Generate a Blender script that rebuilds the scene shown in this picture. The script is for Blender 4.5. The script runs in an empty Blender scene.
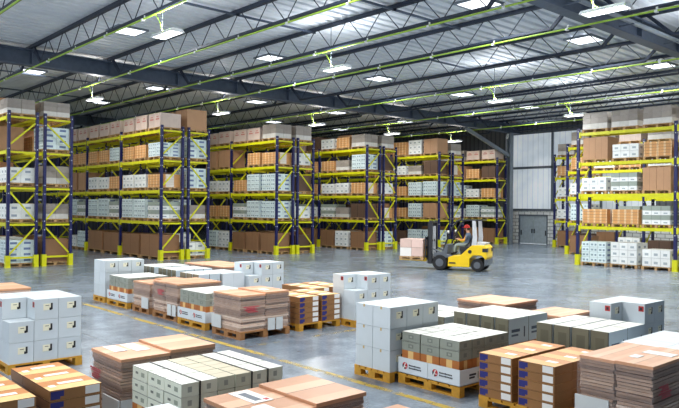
import bpy, bmesh, math, random
from mathutils import Matrix, Vector

random.seed(7)
SC = bpy.context.scene
COL = SC.collection
PI = math.pi

# ------------------------------------------------------------------ helpers
def lin(c):
    out = []
    for v in c:
        v = v / 255.0
        out.append(v / 12.92 if v <= 0.04045 else ((v + 0.055) / 1.055) ** 2.4)
    return (out[0], out[1], out[2], 1.0)

class NT:
    """tiny node helper"""
    def __init__(self, name):
        m = bpy.data.materials.new(name)
        m.use_nodes = True
        self.m = m
        self.t = m.node_tree
        self.t.nodes.clear()
        self.out = self.t.nodes.new('ShaderNodeOutputMaterial')
    def n(self, typ, **kw):
        nd = self.t.nodes.new(typ)
        for k, v in kw.items():
            setattr(nd, k, v)
        return nd
    def link(self, a, b):
        self.t.links.new(a, b)
    def math(self, op, a, b=None):
        nd = self.n('ShaderNodeMath', operation=op)
        for i, x in enumerate((a, b)):
            if x is None:
                continue
            if isinstance(x, (int, float)):
                nd.inputs[i].default_value = x
            else:
                self.link(x, nd.inputs[i])
        return nd.outputs[0]
    def mix(self, fac, a, b):
        nd = self.n('ShaderNodeMix', data_type='RGBA')
        for key, x in ((0, fac), (6, a), (7, b)):
            if isinstance(x, (int, float)):
                nd.inputs[key].default_value = x
            elif isinstance(x, tuple):
                nd.inputs[key].default_value = x
            else:
                self.link(x, nd.inputs[key])
        return nd.outputs[2]
    def noise(self, scale, detail=3.0, coord=None, rough=0.55):
        nd = self.n('ShaderNodeTexNoise')
        nd.inputs['Scale'].default_value = scale
        nd.inputs['Detail'].default_value = detail
        nd.inputs['Roughness'].default_value = rough
        if coord is not None:
            self.link(coord, nd.inputs['Vector'])
        return nd.outputs['Fac']
    def ramp(self, fac, stops):
        nd = self.n('ShaderNodeValToRGB')
        els = nd.color_ramp.elements
        while len(els) > 1:
            els.remove(els[-1])
        els[0].position = stops[0][0]; els[0].color = stops[0][1]
        for p, c in stops[1:]:
            e = els.new(p); e.color = c
        self.link(fac, nd.inputs[0])
        return nd.outputs[0]
    def bsdf(self, color, rough=0.6, metal=0.0, spec=0.5):
        b = self.n('ShaderNodeBsdfPrincipled')
        if isinstance(color, tuple):
            b.inputs['Base Color'].default_value = color
        else:
            self.link(color, b.inputs['Base Color'])
        if isinstance(rough, (int, float)):
            b.inputs['Roughness'].default_value = rough
        else:
            self.link(rough, b.inputs['Roughness'])
        b.inputs['Metallic'].default_value = metal
        b.inputs['Specular IOR Level'].default_value = spec
        self.link(b.outputs[0], self.out.inputs[0])
        return b

def plain(name, rgb, rough=0.6, metal=0.0, var=0.12, scale=6.0, spec=0.5):
    k = NT(name)
    co = k.n('ShaderNodeTexCoord').outputs['Object']
    f = k.noise(scale, 4.0, co)
    c = lin(rgb)
    lo = tuple(x * (1 - var) for x in c[:3]) + (1,)
    hi = tuple(min(1, x * (1 + var)) for x in c[:3]) + (1,)
    k.bsdf(k.ramp(f, [(0.3, lo), (0.7, hi)]), rough, metal, spec)
    return k.m

def emit(name, rgb, strength):
    k = NT(name)
    e = k.n('ShaderNodeEmission')
    e.inputs[0].default_value = lin(rgb)
    e.inputs[1].default_value = strength
    k.link(e.outputs[0], k.out.inputs[0])
    return k.m

def box_mat(name, base, patches=(), rough=0.55, top=None, var=0.06, island=None, spec=0.4):
    """cardboard whose printing is given as rectangles on its faces.
    patch = (face, a0, a1, b0, b1, rgb); face in x- x+ y- y+ z+ ; a,b in 0..1 of the box"""
    k = NT(name)
    tc = k.n('ShaderNodeTexCoord')
    g = k.n('ShaderNodeSeparateXYZ'); k.link(tc.outputs['Generated'], g.inputs[0])
    nn = k.n('ShaderNodeSeparateXYZ'); k.link(tc.outputs['Normal'], nn.inputs[0])
    oi = k.n('ShaderNodeObjectInfo')
    f = k.noise(5.0, 3.0, tc.outputs['Object'])
    f2 = k.math('ADD', k.math('MULTIPLY', f, 0.6), k.math('MULTIPLY', oi.outputs['Random'], 0.4))
    c = lin(base)
    lo = tuple(x * (1 - var * 1.6) for x in c[:3]) + (1,)
    hi = tuple(min(1, x * (1 + var)) for x in c[:3]) + (1,)
    col = k.ramp(f2, [(0.25, lo), (0.75, hi)])
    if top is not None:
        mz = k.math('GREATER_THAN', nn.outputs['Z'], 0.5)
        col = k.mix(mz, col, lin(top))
    for face, a0, a1, b0, b1, rgb in patches:
        ax = 'XYZ'['xyz'.index(face[0])]
        if face[1] == '-':
            m = k.math('LESS_THAN', nn.outputs[ax], -0.5)
        elif face[1] == '+':
            m = k.math('GREATER_THAN', nn.outputs[ax], 0.5)
        else:
            m = k.math('GREATER_THAN', k.math('ABSOLUTE', nn.outputs[ax]), 0.5)
        A, B = {'x': ('Y', 'Z'), 'y': ('X', 'Z'), 'z': ('X', 'Y')}[face[0]]
        for o, lo_, hi_ in ((A, a0, a1), (B, b0, b1)):
            if lo_ > 0:
                m = k.math('MULTIPLY', m, k.math('GREATER_THAN', g.outputs[o], lo_))
            if hi_ < 1:
                m = k.math('MULTIPLY', m, k.math('LESS_THAN', g.outputs[o], hi_))
        col = k.mix(m, col, lin(rgb))
    k.bsdf(col, rough, 0.0, spec)
    return k.m

class MB:
    """collects boxes / tubes / prisms; build() links them as ONE mesh object"""
    def __init__(self):
        self.v = []; self.f = []; self.mi = []; self.sm = []
    def _add(self, vs, fs, mi=0, smooth=False):
        b = len(self.v)
        self.v += [tuple(p) for p in vs]
        self.f += [tuple(i + b for i in q) for q in fs]
        self.mi += [mi] * len(fs); self.sm += [smooth] * len(fs)
        return self
    def box(self, x0, x1, y0, y1, z0, z1, mi=0):
        vs = [(x0,y0,z0),(x1,y0,z0),(x1,y1,z0),(x0,y1,z0),(x0,y0,z1),(x1,y0,z1),(x1,y1,z1),(x0,y1,z1)]
        fs = [(0,3,2,1),(4,5,6,7),(0,1,5,4),(1,2,6,5),(2,3,7,6),(3,0,4,7)]
        return self._add(vs, fs, mi)
    def cbox(self, cx, cy, z0, sx, sy, sz, mi=0):
        return self.box(cx-sx/2, cx+sx/2, cy-sy/2, cy+sy/2, z0, z0+sz, mi)
    def hexa(self, bottom, top, mi=0):
        n = len(bottom)
        vs = list(bottom) + list(top)
        fs = [tuple(reversed(range(n))), tuple(range(n, 2*n))]
        for i in range(n):
            j = (i+1) % n
            fs.append((i, j, n+j, n+i))
        return self._add(vs, fs, mi)
    def bar(self, p, q, w, h=None, mi=0):
        """rectangular bar from p to q"""
        h = h or w
        p = Vector(p); q = Vector(q); d = (q-p).normalized()
        up = Vector((0,0,1)) if abs(d.z) < 0.95 else Vector((1,0,0))
        s = d.cross(up).normalized(); t = s.cross(d)
        o = [(s*w/2*a + t*h/2*b) for a, b in ((-1,-1),(1,-1),(1,1),(-1,1))]
        vs = [p+x for x in o] + [q+x for x in o]
        fs = [(0,1,2,3),(7,6,5,4),(0,4,5,1),(1,5,6,2),(2,6,7,3),(3,7,4,0)]
        return self._add(vs, fs, mi)
    def tube(self, pts, r, n=8, mi=0, caps=True):
        pts = [Vector(p) for p in pts]
        rings = []
        for i, p in enumerate(pts):
            a = pts[max(i-1, 0)]; b = pts[min(i+1, len(pts)-1)]
            d = (b-a).normalized()
            up = Vector((0,0,1)) if abs(d.z) < 0.9 else Vector((1,0,0))
            s = d.cross(up).normalized(); t = s.cross(d)
            rr = r[i] if isinstance(r, (list, tuple)) else r
            rings.append([p + (s*math.cos(2*PI*k/n) + t*math.sin(2*PI*k/n))*rr for k in range(n)])
        vs = [v for ring in rings for v in ring]
        fs = []
        for i in range(len(rings)-1):
            for k in range(n):
                j = (k+1) % n
                fs.append((i*n+k, i*n+j, (i+1)*n+j, (i+1)*n+k))
        self._add(vs, fs, mi, True)
        if caps:
            self._add(rings[0], [tuple(reversed(range(n)))], mi)
            self._add(rings[-1], [tuple(range(n))], mi)
        return self
    def prism(self, poly, axis, a, b, mi=0):
        """extrude a 2-D polygon along x / y / z"""
        def P(p, t):
            return {'y': (p[0], t, p[1]), 'x': (t, p[0], p[1]), 'z': (p[0], p[1], t)}[axis]
        return self.hexa([P(p, a) for p in poly], [P(p, b) for p in poly], mi)
    def mesh(self, name, mats):
        me = bpy.data.meshes.new(name)
        me.from_pydata(self.v, [], self.f)
        for m in (mats if isinstance(mats, (list, tuple)) else [mats]):
            me.materials.append(m)
        me.polygons.foreach_set('material_index', self.mi)
        me.polygons.foreach_set('use_smooth', self.sm)
        bm = bmesh.new(); bm.from_mesh(me)
        bmesh.ops.recalc_face_normals(bm, faces=bm.faces)
        bm.to_mesh(me); bm.free()
        me.update()
        return me
    def build(self, name, mats, parent=None, loc=(0,0,0)):
        return put(name, self.mesh(name, mats), parent, loc)

def put(name, mesh, parent=None, loc=(0,0,0)):
    o = bpy.data.objects.new(name, mesh)
    COL.objects.link(o)
    o.location = loc
    if parent is not None:
        o.parent = parent
    return o

def tag(o, label, cat, group=None, kind=None):
    o['label'] = label; o['category'] = cat
    if group: o['group'] = group
    if kind: o['kind'] = kind
    return o

def thing(name, label, cat, loc=(0,0,0), rz=0.0, group=None):
    o = bpy.data.objects.new(name, None)
    o.empty_display_size = 0.2
    COL.objects.link(o)
    o.location = loc; o.rotation_euler = (0, 0, rz)
    return tag(o, label, cat, group)

def struct(o):
    o['kind'] = 'structure'
    return o

def bevel(o, w, seg=2):
    m = o.modifiers.new('bevel', 'BEVEL'); m.width = w; m.segments = seg; m.limit_method = 'ANGLE'
    return o

ORD = ['zeroth','first','second','third','fourth','fifth','sixth','seventh','eighth','ninth','tenth','eleventh','twelfth','thirteenth','fourteenth','fifteenth','sixteenth','seventeenth','eighteenth']

# ------------------------------------------------------------------ materials
M = {}
def floor_mat():
    k = NT('polished concrete')
    co = k.n('ShaderNodeTexCoord').outputs['Object']
    big = k.noise(0.35, 4.0, co)
    mid = k.noise(2.2, 6.0, co, 0.7)
    fine = k.noise(18.0, 4.0, co, 0.7)
    f = k.math('ADD', k.math('MULTIPLY', big, 0.35), k.math('ADD', k.math('MULTIPLY', mid, 0.4), k.math('MULTIPLY', fine, 0.25)))
    col = k.ramp(f, [(0.30, lin((70,82,94))), (0.48, lin((112,125,138))), (0.60, lin((142,154,166))), (0.72, lin((170,180,188)))])
    # saw-cut joints every 5 m
    sep = k.n('ShaderNodeSeparateXYZ'); k.link(co, sep.inputs[0])
    for ax in ('X', 'Y'):
        q = k.math('MULTIPLY', sep.outputs[ax], 0.2)
        fr = k.math('ABSOLUTE', k.math('SUBTRACT', k.math('FRACT', q), 0.5))
        col = k.mix(k.math('MULTIPLY', k.math('GREATER_THAN', fr, 0.4985), 0.5), col, lin((60,66,74)))
    rough = k.ramp(f, [(0.3, (0.17,)*3 + (1,)), (0.7, (0.30,)*3 + (1,))])
    b = k.bsdf(col, rough, 0.0, 0.55)
    bp = k.n('ShaderNodeBump'); bp.inputs['Strength'].default_value = 0.06; bp.inputs['Distance'].default_value = 0.02
    k.link(mid, bp.inputs['Height']); k.link(bp.outputs[0], b.inputs['Normal'])
    return k.m
def worn_paint(name, rgb, cut):
    k = NT(name)
    co = k.n('ShaderNodeTexCoord').outputs['Object']
    f = k.noise(1.6, 8.0, co, 0.75)
    d = k.n('ShaderNodeBsdfPrincipled'); d.inputs['Base Color'].default_value = lin(rgb); d.inputs['Roughness'].default_value = 0.45
    t = k.n('ShaderNodeBsdfTransparent')
    mx = k.n('ShaderNodeMixShader')
    fac = k.ramp(f, [(cut, (0,0,0,1)), (cut + 0.12, (0.62,0.62,0.62,1))])
    k.link(fac, mx.inputs[0]); k.link(t.outputs[0], mx.inputs[1]); k.link(d.outputs[0], mx.inputs[2])
    k.link(mx.outputs[0], k.out.inputs[0])
    return k.m
def block_mat():
    k = NT('painted block wall')
    tc = k.n('ShaderNodeTexCoord')
    sp = k.n('ShaderNodeSeparateXYZ'); k.link(tc.outputs['Object'], sp.inputs[0])
    cb = k.n('ShaderNodeCombineXYZ'); k.link(sp.outputs['Y'], cb.inputs[0]); k.link(sp.outputs['Z'], cb.inputs[1])
    br = k.n('ShaderNodeTexBrick')
    k.link(cb.outputs[0], br.inputs['Vector'])
    br.inputs['Color1'].default_value = lin((236,239,240)); br.inputs['Color2'].default_value = lin((214,219,221)); br.inputs['Mortar'].default_value = lin((105,110,114))
    br.inputs['Scale'].default_value = 1.0; br.inputs['Brick Width'].default_value = 0.5; br.inputs['Row Height'].default_value = 0.25; br.inputs['Mortar Size'].default_value = 0.018
    k.bsdf(br.outputs['Color'], 0.7)
    return k.m
def film_mat():
    k = NT('stretch film')
    co = k.n('ShaderNodeTexCoord').outputs['Object']
    mp = k.n('ShaderNodeMapping'); mp.inputs['Scale'].default_value = (2.0, 2.0, 14.0); k.link(co, mp.inputs[0])
    f = k.noise(3.0, 5.0, mp.outputs[0], 0.7)
    t = k.n('ShaderNodeBsdfTransparent')
    g = k.n('ShaderNodeBsdfPrincipled'); g.inputs['Base Color'].default_value = (0.8,0.78,0.8,1); g.inputs['Roughness'].default_value = 0.2
    bp = k.n('ShaderNodeBump'); bp.inputs['Strength'].default_value = 0.5; bp.inputs['Distance'].default_value = 0.03
    k.link(f, bp.inputs['Height']); k.link(bp.outputs[0], g.inputs['Normal'])
    mx = k.n('ShaderNodeMixShader')
    k.link(k.ramp(f, [(0.35, (0.03,)*3+(1,)), (0.75, (0.20,)*3+(1,))]), mx.inputs[0])
    k.link(t.outputs[0], mx.inputs[1]); k.link(g.outputs[0], mx.inputs[2]); k.link(mx.outputs[0], k.out.inputs[0])
    return k.m
def sheets_mat(name, stops):
    k = NT(name)
    ge = k.n('ShaderNodeNewGeometry')
    co = k.n('ShaderNodeTexCoord').outputs['Object']
    f = k.math('ADD', k.math('MULTIPLY', ge.outputs['Random Per Island'], 0.75), k.math('MULTIPLY', k.noise(7.0, 3.0, co), 0.25))
    k.bsdf(k.ramp(f, stops), 0.45, 0.0, 0.4)
    return k.m
def deck_mat():
    k = NT('roof deck')
    co = k.n('ShaderNodeTexCoord').outputs['Object']
    f = k.noise(0.8, 3.0, co)
    k.bsdf(k.ramp(f, [(0.3, lin((222,228,236))), (0.7, lin((238,242,246)))]), 0.5, 0.0)
    return k.m
def panel_mat():
    k = NT('translucent wall panel')
    tc = k.n('ShaderNodeTexCoord')
    sp = k.n('ShaderNodeSeparateXYZ'); k.link(tc.outputs['Object'], sp.inputs[0])
    fr = k.math('FRACT', k.math('MULTIPLY', sp.outputs['Y'], 2.4))
    rib = k.math('LESS_THAN', fr, 0.14)
    f = k.noise(0.5, 3.0, tc.outputs['Object'])
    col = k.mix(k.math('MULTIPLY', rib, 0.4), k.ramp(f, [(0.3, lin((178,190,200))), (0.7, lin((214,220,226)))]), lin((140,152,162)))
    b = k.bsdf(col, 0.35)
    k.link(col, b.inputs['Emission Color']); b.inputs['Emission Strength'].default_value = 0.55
    return k.m
def cladding_mat():
    k = NT('dark wall cladding')
    tc = k.n('ShaderNodeTexCoord')
    sp = k.n('ShaderNodeSeparateXYZ'); k.link(tc.outputs['Object'], sp.inputs[0])
    fr = k.math('FRACT', k.math('MULTIPLY', k.math('ADD', sp.outputs['Y'], sp.outputs['X']), 2.6))
    rib = k.math('LESS_THAN', fr, 0.3)
    k.bsdf(k.mix(rib, lin((92,96,102)), lin((70,74,80))), 0.6)
    return k.m

M['floor'] = floor_mat()
M['yellow_line'] = worn_paint('worn floor paint', (206,178,70), 0.40)
M['yellow_line_faded'] = worn_paint('faded floor paint', (206,184,96), 0.52)
M['block'] = block_mat()
M['film'] = film_mat()
M['deck'] = deck_mat()
M['panel'] = panel_mat()
M['cladding'] = cladding_mat()
M['steel'] = plain('blue grey structural steel', (84,96,114), 0.5, 0.2)
M['steel_light'] = plain('pale grey steel', (128,138,148), 0.45, 0.2)
M['truss'] = plain('dark navy truss paint', (44,54,72), 0.5, 0.2)
M['rod'] = plain('thin web rod', (48,58,72), 0.5, 0.2)
M['lime'] = plain('lime green paint', (164,200,70), 0.4)
M['clip'] = plain('white clip', (225,230,228), 0.5)
M['blue'] = plain('deep blue rack paint', (17,25,84), 0.42, var=0.15)
M['lime_yellow'] = plain('fluorescent yellow rack paint', (214,214,18), 0.38, var=0.06)
M['bolt'] = plain('pale bolt head', (200,206,216), 0.4)
M['wood'] = plain('pallet wood', (186,150,104), 0.75, var=0.25, scale=9)
M['wood_yellow'] = plain('yellow stained pallet wood', (198,146,46), 0.65, var=0.2, scale=9)
M['wood_brown'] = plain('brown pallet wood', (158,112,68), 0.7, var=0.25, scale=9)
M['lamp_body'] = plain('white lamp housing', (226,230,232), 0.4)
M['lamp_lens'] = emit('lit lamp lens', (250,252,255), 6.0)
M['skylight'] = emit('daylit roof light pane', (244,249,255), 2.6)
M['door'] = plain('grey steel door', (170,184,194), 0.45, 0.1)
M['door_dark'] = plain('dark door furniture', (40,44,50), 0.4)
M['mullion'] = plain('grey window steel', (96,106,118), 0.5, 0.1)
M['white_card'] = box_mat('white carton board', (204,214,220), (), 0.5, var=0.04)
M['label_cream'] = plain('cream label paper', (236,233,208), 0.55, var=0.05)
M['label_black'] = plain('black label print', (34,34,40), 0.5)
M['label_red'] = plain('red label print', (178,40,44), 0.5)
M['tape_tan'] = plain('tan tape', (196,170,110), 0.4)
M['grey_carton'] = box_mat('grey green carton board', (146,152,142), [  # darker copy of one carton kind, shade put into its side colour
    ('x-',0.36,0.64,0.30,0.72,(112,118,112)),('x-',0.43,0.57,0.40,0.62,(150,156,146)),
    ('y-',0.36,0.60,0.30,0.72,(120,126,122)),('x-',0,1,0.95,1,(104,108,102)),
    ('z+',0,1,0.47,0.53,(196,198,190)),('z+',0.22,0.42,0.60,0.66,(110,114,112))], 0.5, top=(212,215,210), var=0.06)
M['olive_carton'] = box_mat('olive grey carton with pale printed side', (122,119,100), [  # front of the same carton kind, darkened in colour as if shaded
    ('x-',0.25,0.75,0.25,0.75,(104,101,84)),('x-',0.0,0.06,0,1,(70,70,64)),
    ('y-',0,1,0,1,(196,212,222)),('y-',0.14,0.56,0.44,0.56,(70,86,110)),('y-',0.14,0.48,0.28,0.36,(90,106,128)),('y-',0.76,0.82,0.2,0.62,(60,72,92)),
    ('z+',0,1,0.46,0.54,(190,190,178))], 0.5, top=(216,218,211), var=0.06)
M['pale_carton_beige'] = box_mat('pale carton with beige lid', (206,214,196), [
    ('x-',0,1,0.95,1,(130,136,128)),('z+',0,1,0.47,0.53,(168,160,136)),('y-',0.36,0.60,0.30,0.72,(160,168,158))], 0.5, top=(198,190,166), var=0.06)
M['pale_carton'] = box_mat('pale green carton board', (222,228,212), [  # paler copy of that carton kind, as if lit, light put into the colour
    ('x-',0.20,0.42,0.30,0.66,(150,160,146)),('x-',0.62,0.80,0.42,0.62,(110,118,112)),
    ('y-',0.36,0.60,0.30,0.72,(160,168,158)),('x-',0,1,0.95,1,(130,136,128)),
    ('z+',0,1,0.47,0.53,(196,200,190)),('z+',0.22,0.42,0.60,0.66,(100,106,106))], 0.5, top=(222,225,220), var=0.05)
M['kraft_carton'] = box_mat('kraft carton with cream tape', (178,108,52), [
    ('x-',0.36,0.66,0,1,(226,186,122)),('y-',0.36,0.62,0,1,(214,176,116))], 0.5, var=0.08)
M['tray'] = box_mat('white display tray', (214,224,231), (), 0.4, var=0.02)
M['tray_print'] = plain('dark tray print', (44,48,62), 0.5)
M['tray_red'] = plain('red tray emblem', (196,34,44), 0.5)
M['white'] = plain('white paper', (238,238,236), 0.5, var=0.03)
M['grey_paper'] = box_mat('pale grey corner board', (206,212,214), (), 0.5, var=0.04)
M['strap'] = plain('black strapping', (30,31,36), 0.35)
PS = dict(var=0.08)
M['printed'] = box_mat('brown printed carton', (150,108,66), [
    ('y-',0.02,0.20,0.12,0.88,(42,46,120)),('y-',0.20,0.27,0.35,0.88,(42,46,120)),
    ('z+',0,1,0.0,0.46,(232,190,128)),('z+',0,1,0.46,1,(190,126,66)),('y-',0,1,0.95,1,(110,76,44)),
    ('x-',0,1,0.9,1,(92,60,36))], 0.45, var=0.08)
M['printed_long'] = box_mat('brown printed carton with long side', (150,108,66), [
    ('x-',0.80,0.98,0.12,0.88,(42,46,120)),('x-',0.73,0.80,0.35,0.88,(42,46,120)),
    ('z+',0.0,0.5,0,1,(226,172,104)),('z+',0.5,1,0,1,(196,132,72)),('x-',0,1,0.95,1,(110,76,44))], 0.45, var=0.08)
M['sheets'] = sheets_mat('stacked flat cardboard', [(0.0, lin((96,74,66))), (0.3, lin((158,128,110))), (0.6, lin((202,172,150))), (0.85, lin((228,204,186))), (1.0, lin((248,238,228)))])
M['sheet_top'] = box_mat('flat carton top', (214,160,124), [('z+',0,1,0.485,0.50,(120,84,66)),('z+',0,1,0.50,0.72,(228,182,150)),('z+',0,1,0.0,0.2,(220,172,138))], 0.4, var=0.12)  # dark seam is real; the paler bands are glare painted into the top
M['red_smear'] = plain('red print on flat cartons', (190,58,74), 0.5)
# rack cartons
M['r_brown'] = box_mat('plain brown carton', (188,146,110), [('x-',0.485,0.515,0,1,(166,124,90)),('x-',0,1,0.985,1,(150,110,80))], 0.5)
M['r_kraft'] = box_mat('dull brown floor carton', (150,112,80), [('x-',0.485,0.515,0,1,(128,94,66)),('x-',0,1,0.985,1,(120,88,64))], 0.5)
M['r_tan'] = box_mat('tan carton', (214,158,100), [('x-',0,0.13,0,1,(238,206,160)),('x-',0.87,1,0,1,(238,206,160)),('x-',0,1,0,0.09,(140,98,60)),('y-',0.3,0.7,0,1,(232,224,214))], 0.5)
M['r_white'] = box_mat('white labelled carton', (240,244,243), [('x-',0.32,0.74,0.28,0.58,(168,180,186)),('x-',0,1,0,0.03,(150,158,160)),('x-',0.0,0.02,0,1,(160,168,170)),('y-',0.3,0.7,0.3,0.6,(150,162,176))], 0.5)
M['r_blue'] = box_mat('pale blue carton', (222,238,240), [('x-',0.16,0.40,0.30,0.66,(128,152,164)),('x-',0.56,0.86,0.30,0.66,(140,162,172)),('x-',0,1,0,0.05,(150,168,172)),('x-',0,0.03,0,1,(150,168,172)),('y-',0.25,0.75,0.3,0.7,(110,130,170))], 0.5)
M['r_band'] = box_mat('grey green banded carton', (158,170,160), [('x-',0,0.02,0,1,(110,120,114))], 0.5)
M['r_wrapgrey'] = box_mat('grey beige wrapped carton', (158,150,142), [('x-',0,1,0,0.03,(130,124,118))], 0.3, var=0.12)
M['r_wraplight'] = box_mat('pale wrapped carton', (218,216,210), [('x-',0,1,0,0.03,(150,146,140))], 0.3, var=0.1)
M['r_pink'] = box_mat('pale carton with red print', (214,194,182), [('x-',0.2,0.8,0.52,0.62,(190,112,104)),('x-',0.3,0.7,0.70,0.78,(196,128,118)),('x-',0.495,0.505,0,1,(160,140,130))], 0.4, var=0.08)
M['r_dark'] = box_mat('dark brown carton', (96,74,60), [('x-',0.48,0.52,0,1,(70,54,44))], 0.5)  # stands for dark rack interiors, shade put into the carton colour

# ------------------------------------------------------------------ room shell
U0, U1, V0, V1 = -6.0, 42.2, -8.0, 63.75
DECK = 8.6
struct(MB().box(U0, U1, V0, V1, -0.2, 0.0).build('floor', M['floor']))
# corrugated roof deck: ribs run along u, profile along v
def deck():
    p = 0.45; v = V0; prof = []
    while v < V1:
        prof += [(v, DECK), (v + 0.27, DECK), (v + 0.30, DECK + 0.16), (v + 0.42, DECK + 0.16)]
        v += p
    vs = []; fs = []
    for a, z in prof:
        vs += [(U0, a, z), (U1, a, z)]
    n = len(prof)
    for i in range(n - 1):
        fs.append((2*i, 2*i+1, 2*i+3, 2*i+2))
    mb = MB(); mb._add(vs, fs); mb.box(U0, U1, V0, V1, DECK + 0.18, DECK + 0.36)
    return struct(mb.build('ceiling', M['deck']))
deck()
# end wall (u = 42.2): block base, glazed upper part, dark cladding beyond the column
DV0, DV1 = 25.42, 27.72
mb = MB()
mb.box(U1, U1+0.3, V0, DV0, 0, 2.37); mb.box(U1, U1+0.3, DV1, 28.9, 0, 2.37); mb.box(U1, U1+0.3, DV0, DV1, 2.02, 2.37)
struct(mb.build('wall_back', M['block']))
mb = MB(); mb.box(U1, U1+0.3, 28.9, V1, 0, DECK+0.1); mb.box(U1, U1+0.3, V0, 28.9, 7.85, DECK+0.1); mb.box(U1+0.01, U1+0.3, V0, 18.0, 2.37, 7.85)
struct(mb.build('wall_back_cladding', M['cladding']))
struct(MB().box(U0, U1+0.3, V1, V1+0.3, 0, DECK+0.1).build('wall_left', M['cladding']))
struct(MB().box(U0, U1+0.3, V0-0.3, V0, 0, DECK+0.1).build('wall_right', M['cladding']))  # unseen wall, added to keep daylight off the faces turned toward it
vs_ = [28.7, 25.13, 21.6, 18.0]
for i in range(3):
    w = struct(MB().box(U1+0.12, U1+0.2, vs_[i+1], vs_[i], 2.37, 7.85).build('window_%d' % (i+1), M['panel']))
    fr = MB()
    for vv in (vs_[i]-0.06, vs_[i+1]+0.0):
        fr.box(U1-0.02, U1+0.14, vv, vv+0.06, 2.37, 7.85)
    for zz, hh in ((2.30, 0.16), (5.28, 0.16), (7.74, 0.14)):
        fr.box(U1-0.02, U1+0.14, vs_[i+1], vs_[i], zz, zz+hh)
    fr.build('window_frame', M['mullion'], w)
for i, (a, b, hs) in enumerate(((DV0+0.08, (DV0+DV1)/2-0.01, 1), ((DV0+DV1)/2+0.01, DV1-0.08, 0))):
    d = struct(MB().box(U1+0.06, U1+0.12, a, b, 0.01, 1.95).build('door_%d' % (i+1), M['door']))
    MB().box(U1+0.04, U1+0.07, a+0.15, b-0.15, 0.15, 0.9).box(U1+0.04, U1+0.07, a+0.15, b-0.15, 1.05, 1.8).build('door_panel', M['door'], d)
    hv = a+0.1 if hs else b-0.1
    hv2 = b-0.08 if hs else a+0.08
    MB().box(U1-0.03, U1+0.05, hv2-0.03, hv2+0.03, 0.75, 1.05).build('door_handle', M['door_dark'], d)
    MB().box(U1+0.0, U1+0.05, hv-0.03, hv+0.03, 0.6, 0.95).build('door_hinge', M['door_dark'], d)
mb = MB().box(U1-0.03, U1+0.12, DV0, DV0+0.08, 0, 2.03).box(U1-0.03, U1+0.12, DV1-0.08, DV1, 0, 2.03).box(U1-0.03, U1+0.12, DV0, DV1, 1.95, 2.05)
struct(mb.build('trim_1', M['mullion']))

# ------------------------------------------------------------------ roof steel
GV1, GV2 = 27.75, 9.75
def ibeam(v, nm):
    mb = MB()
    mb.box(U0, U1, v-0.2, v+0.2, 7.78, 7.83).box(U0, U1, v-0.2, v+0.2, 8.36, 8.41).box(U0, U1, v-0.02, v+0.02, 7.83, 8.36)
    for k in range(-1, 12):
        u = 8.75 + 3.13*k
        mb.box(u-0.01, u+0.01, v-0.18, v+0.18, 7.83, 8.36)
    o = struct(mb.build(nm, M['steel']))
    return o
g1 = ibeam(GV1, 'roof_beam'); g1['label'] = 'long blue grey steel roof beam above the rack ends'; g1['category'] = 'beam'
g3 = ibeam(45.75, 'roof_beam'); g3['label'] = 'long blue grey steel roof beam deep above the long racks'; g3['category'] = 'beam'
g2 = ibeam(GV2, 'roof_beam'); g2['label'] = 'long blue grey steel roof beam over the stacked pallets'; g2['category'] = 'beam'
# pipe clamped along the second beam
pp = thing('steel_pipe', 'dark round pipe running along the steel beam over the stacked pallets', 'pipe', (0, GV2-0.55, 7.95))
MB().tube([(U0, 0, 0), (U1, 0, 0)], 0.07, 10).build('tube', M['steel_light'], pp)
mb = MB()
for k in range(9):
    u = 7.2 + 3.13*k
    MB().box(u-0.03, u+0.03, -0.10, 0.36, -0.09, -0.06).build('bracket', M['steel'], pp)
# end column with knee brace
mb = MB()
mb.box(40.9, 41.3, 27.62, 27.66, 0, 7.78).box(40.9, 41.3, 27.86, 27.90, 0, 7.78).box(41.08, 41.12, 27.66, 27.86, 0, 7.78).box(40.8, 41.4, 27.5, 28.0, 0, 0.03)
cl = struct(mb.build('steel_column', M['steel_light']))
MB().bar((36.0, GV1, 7.70), (41.0, GV1, 6.15), 0.16, 0.22).build('knee_brace', M['steel_light'], cl)

sl = thing('security_camera', 'small white camera bracketed to the end wall column', 'camera', (40.88, 27.76, 7.50))
MB().bar((0.02, 0, 0.0), (-0.22, -0.05, 0.06), 0.05).build('bracket', M['clip'], sl)
MB().tube([(-0.16, -0.06, 0.16), (-0.34, -0.12, -0.10), (-0.36, -0.125, -0.13)], [0.08, 0.09, 0.07], 10).build('housing', M['clip'], sl)

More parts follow.
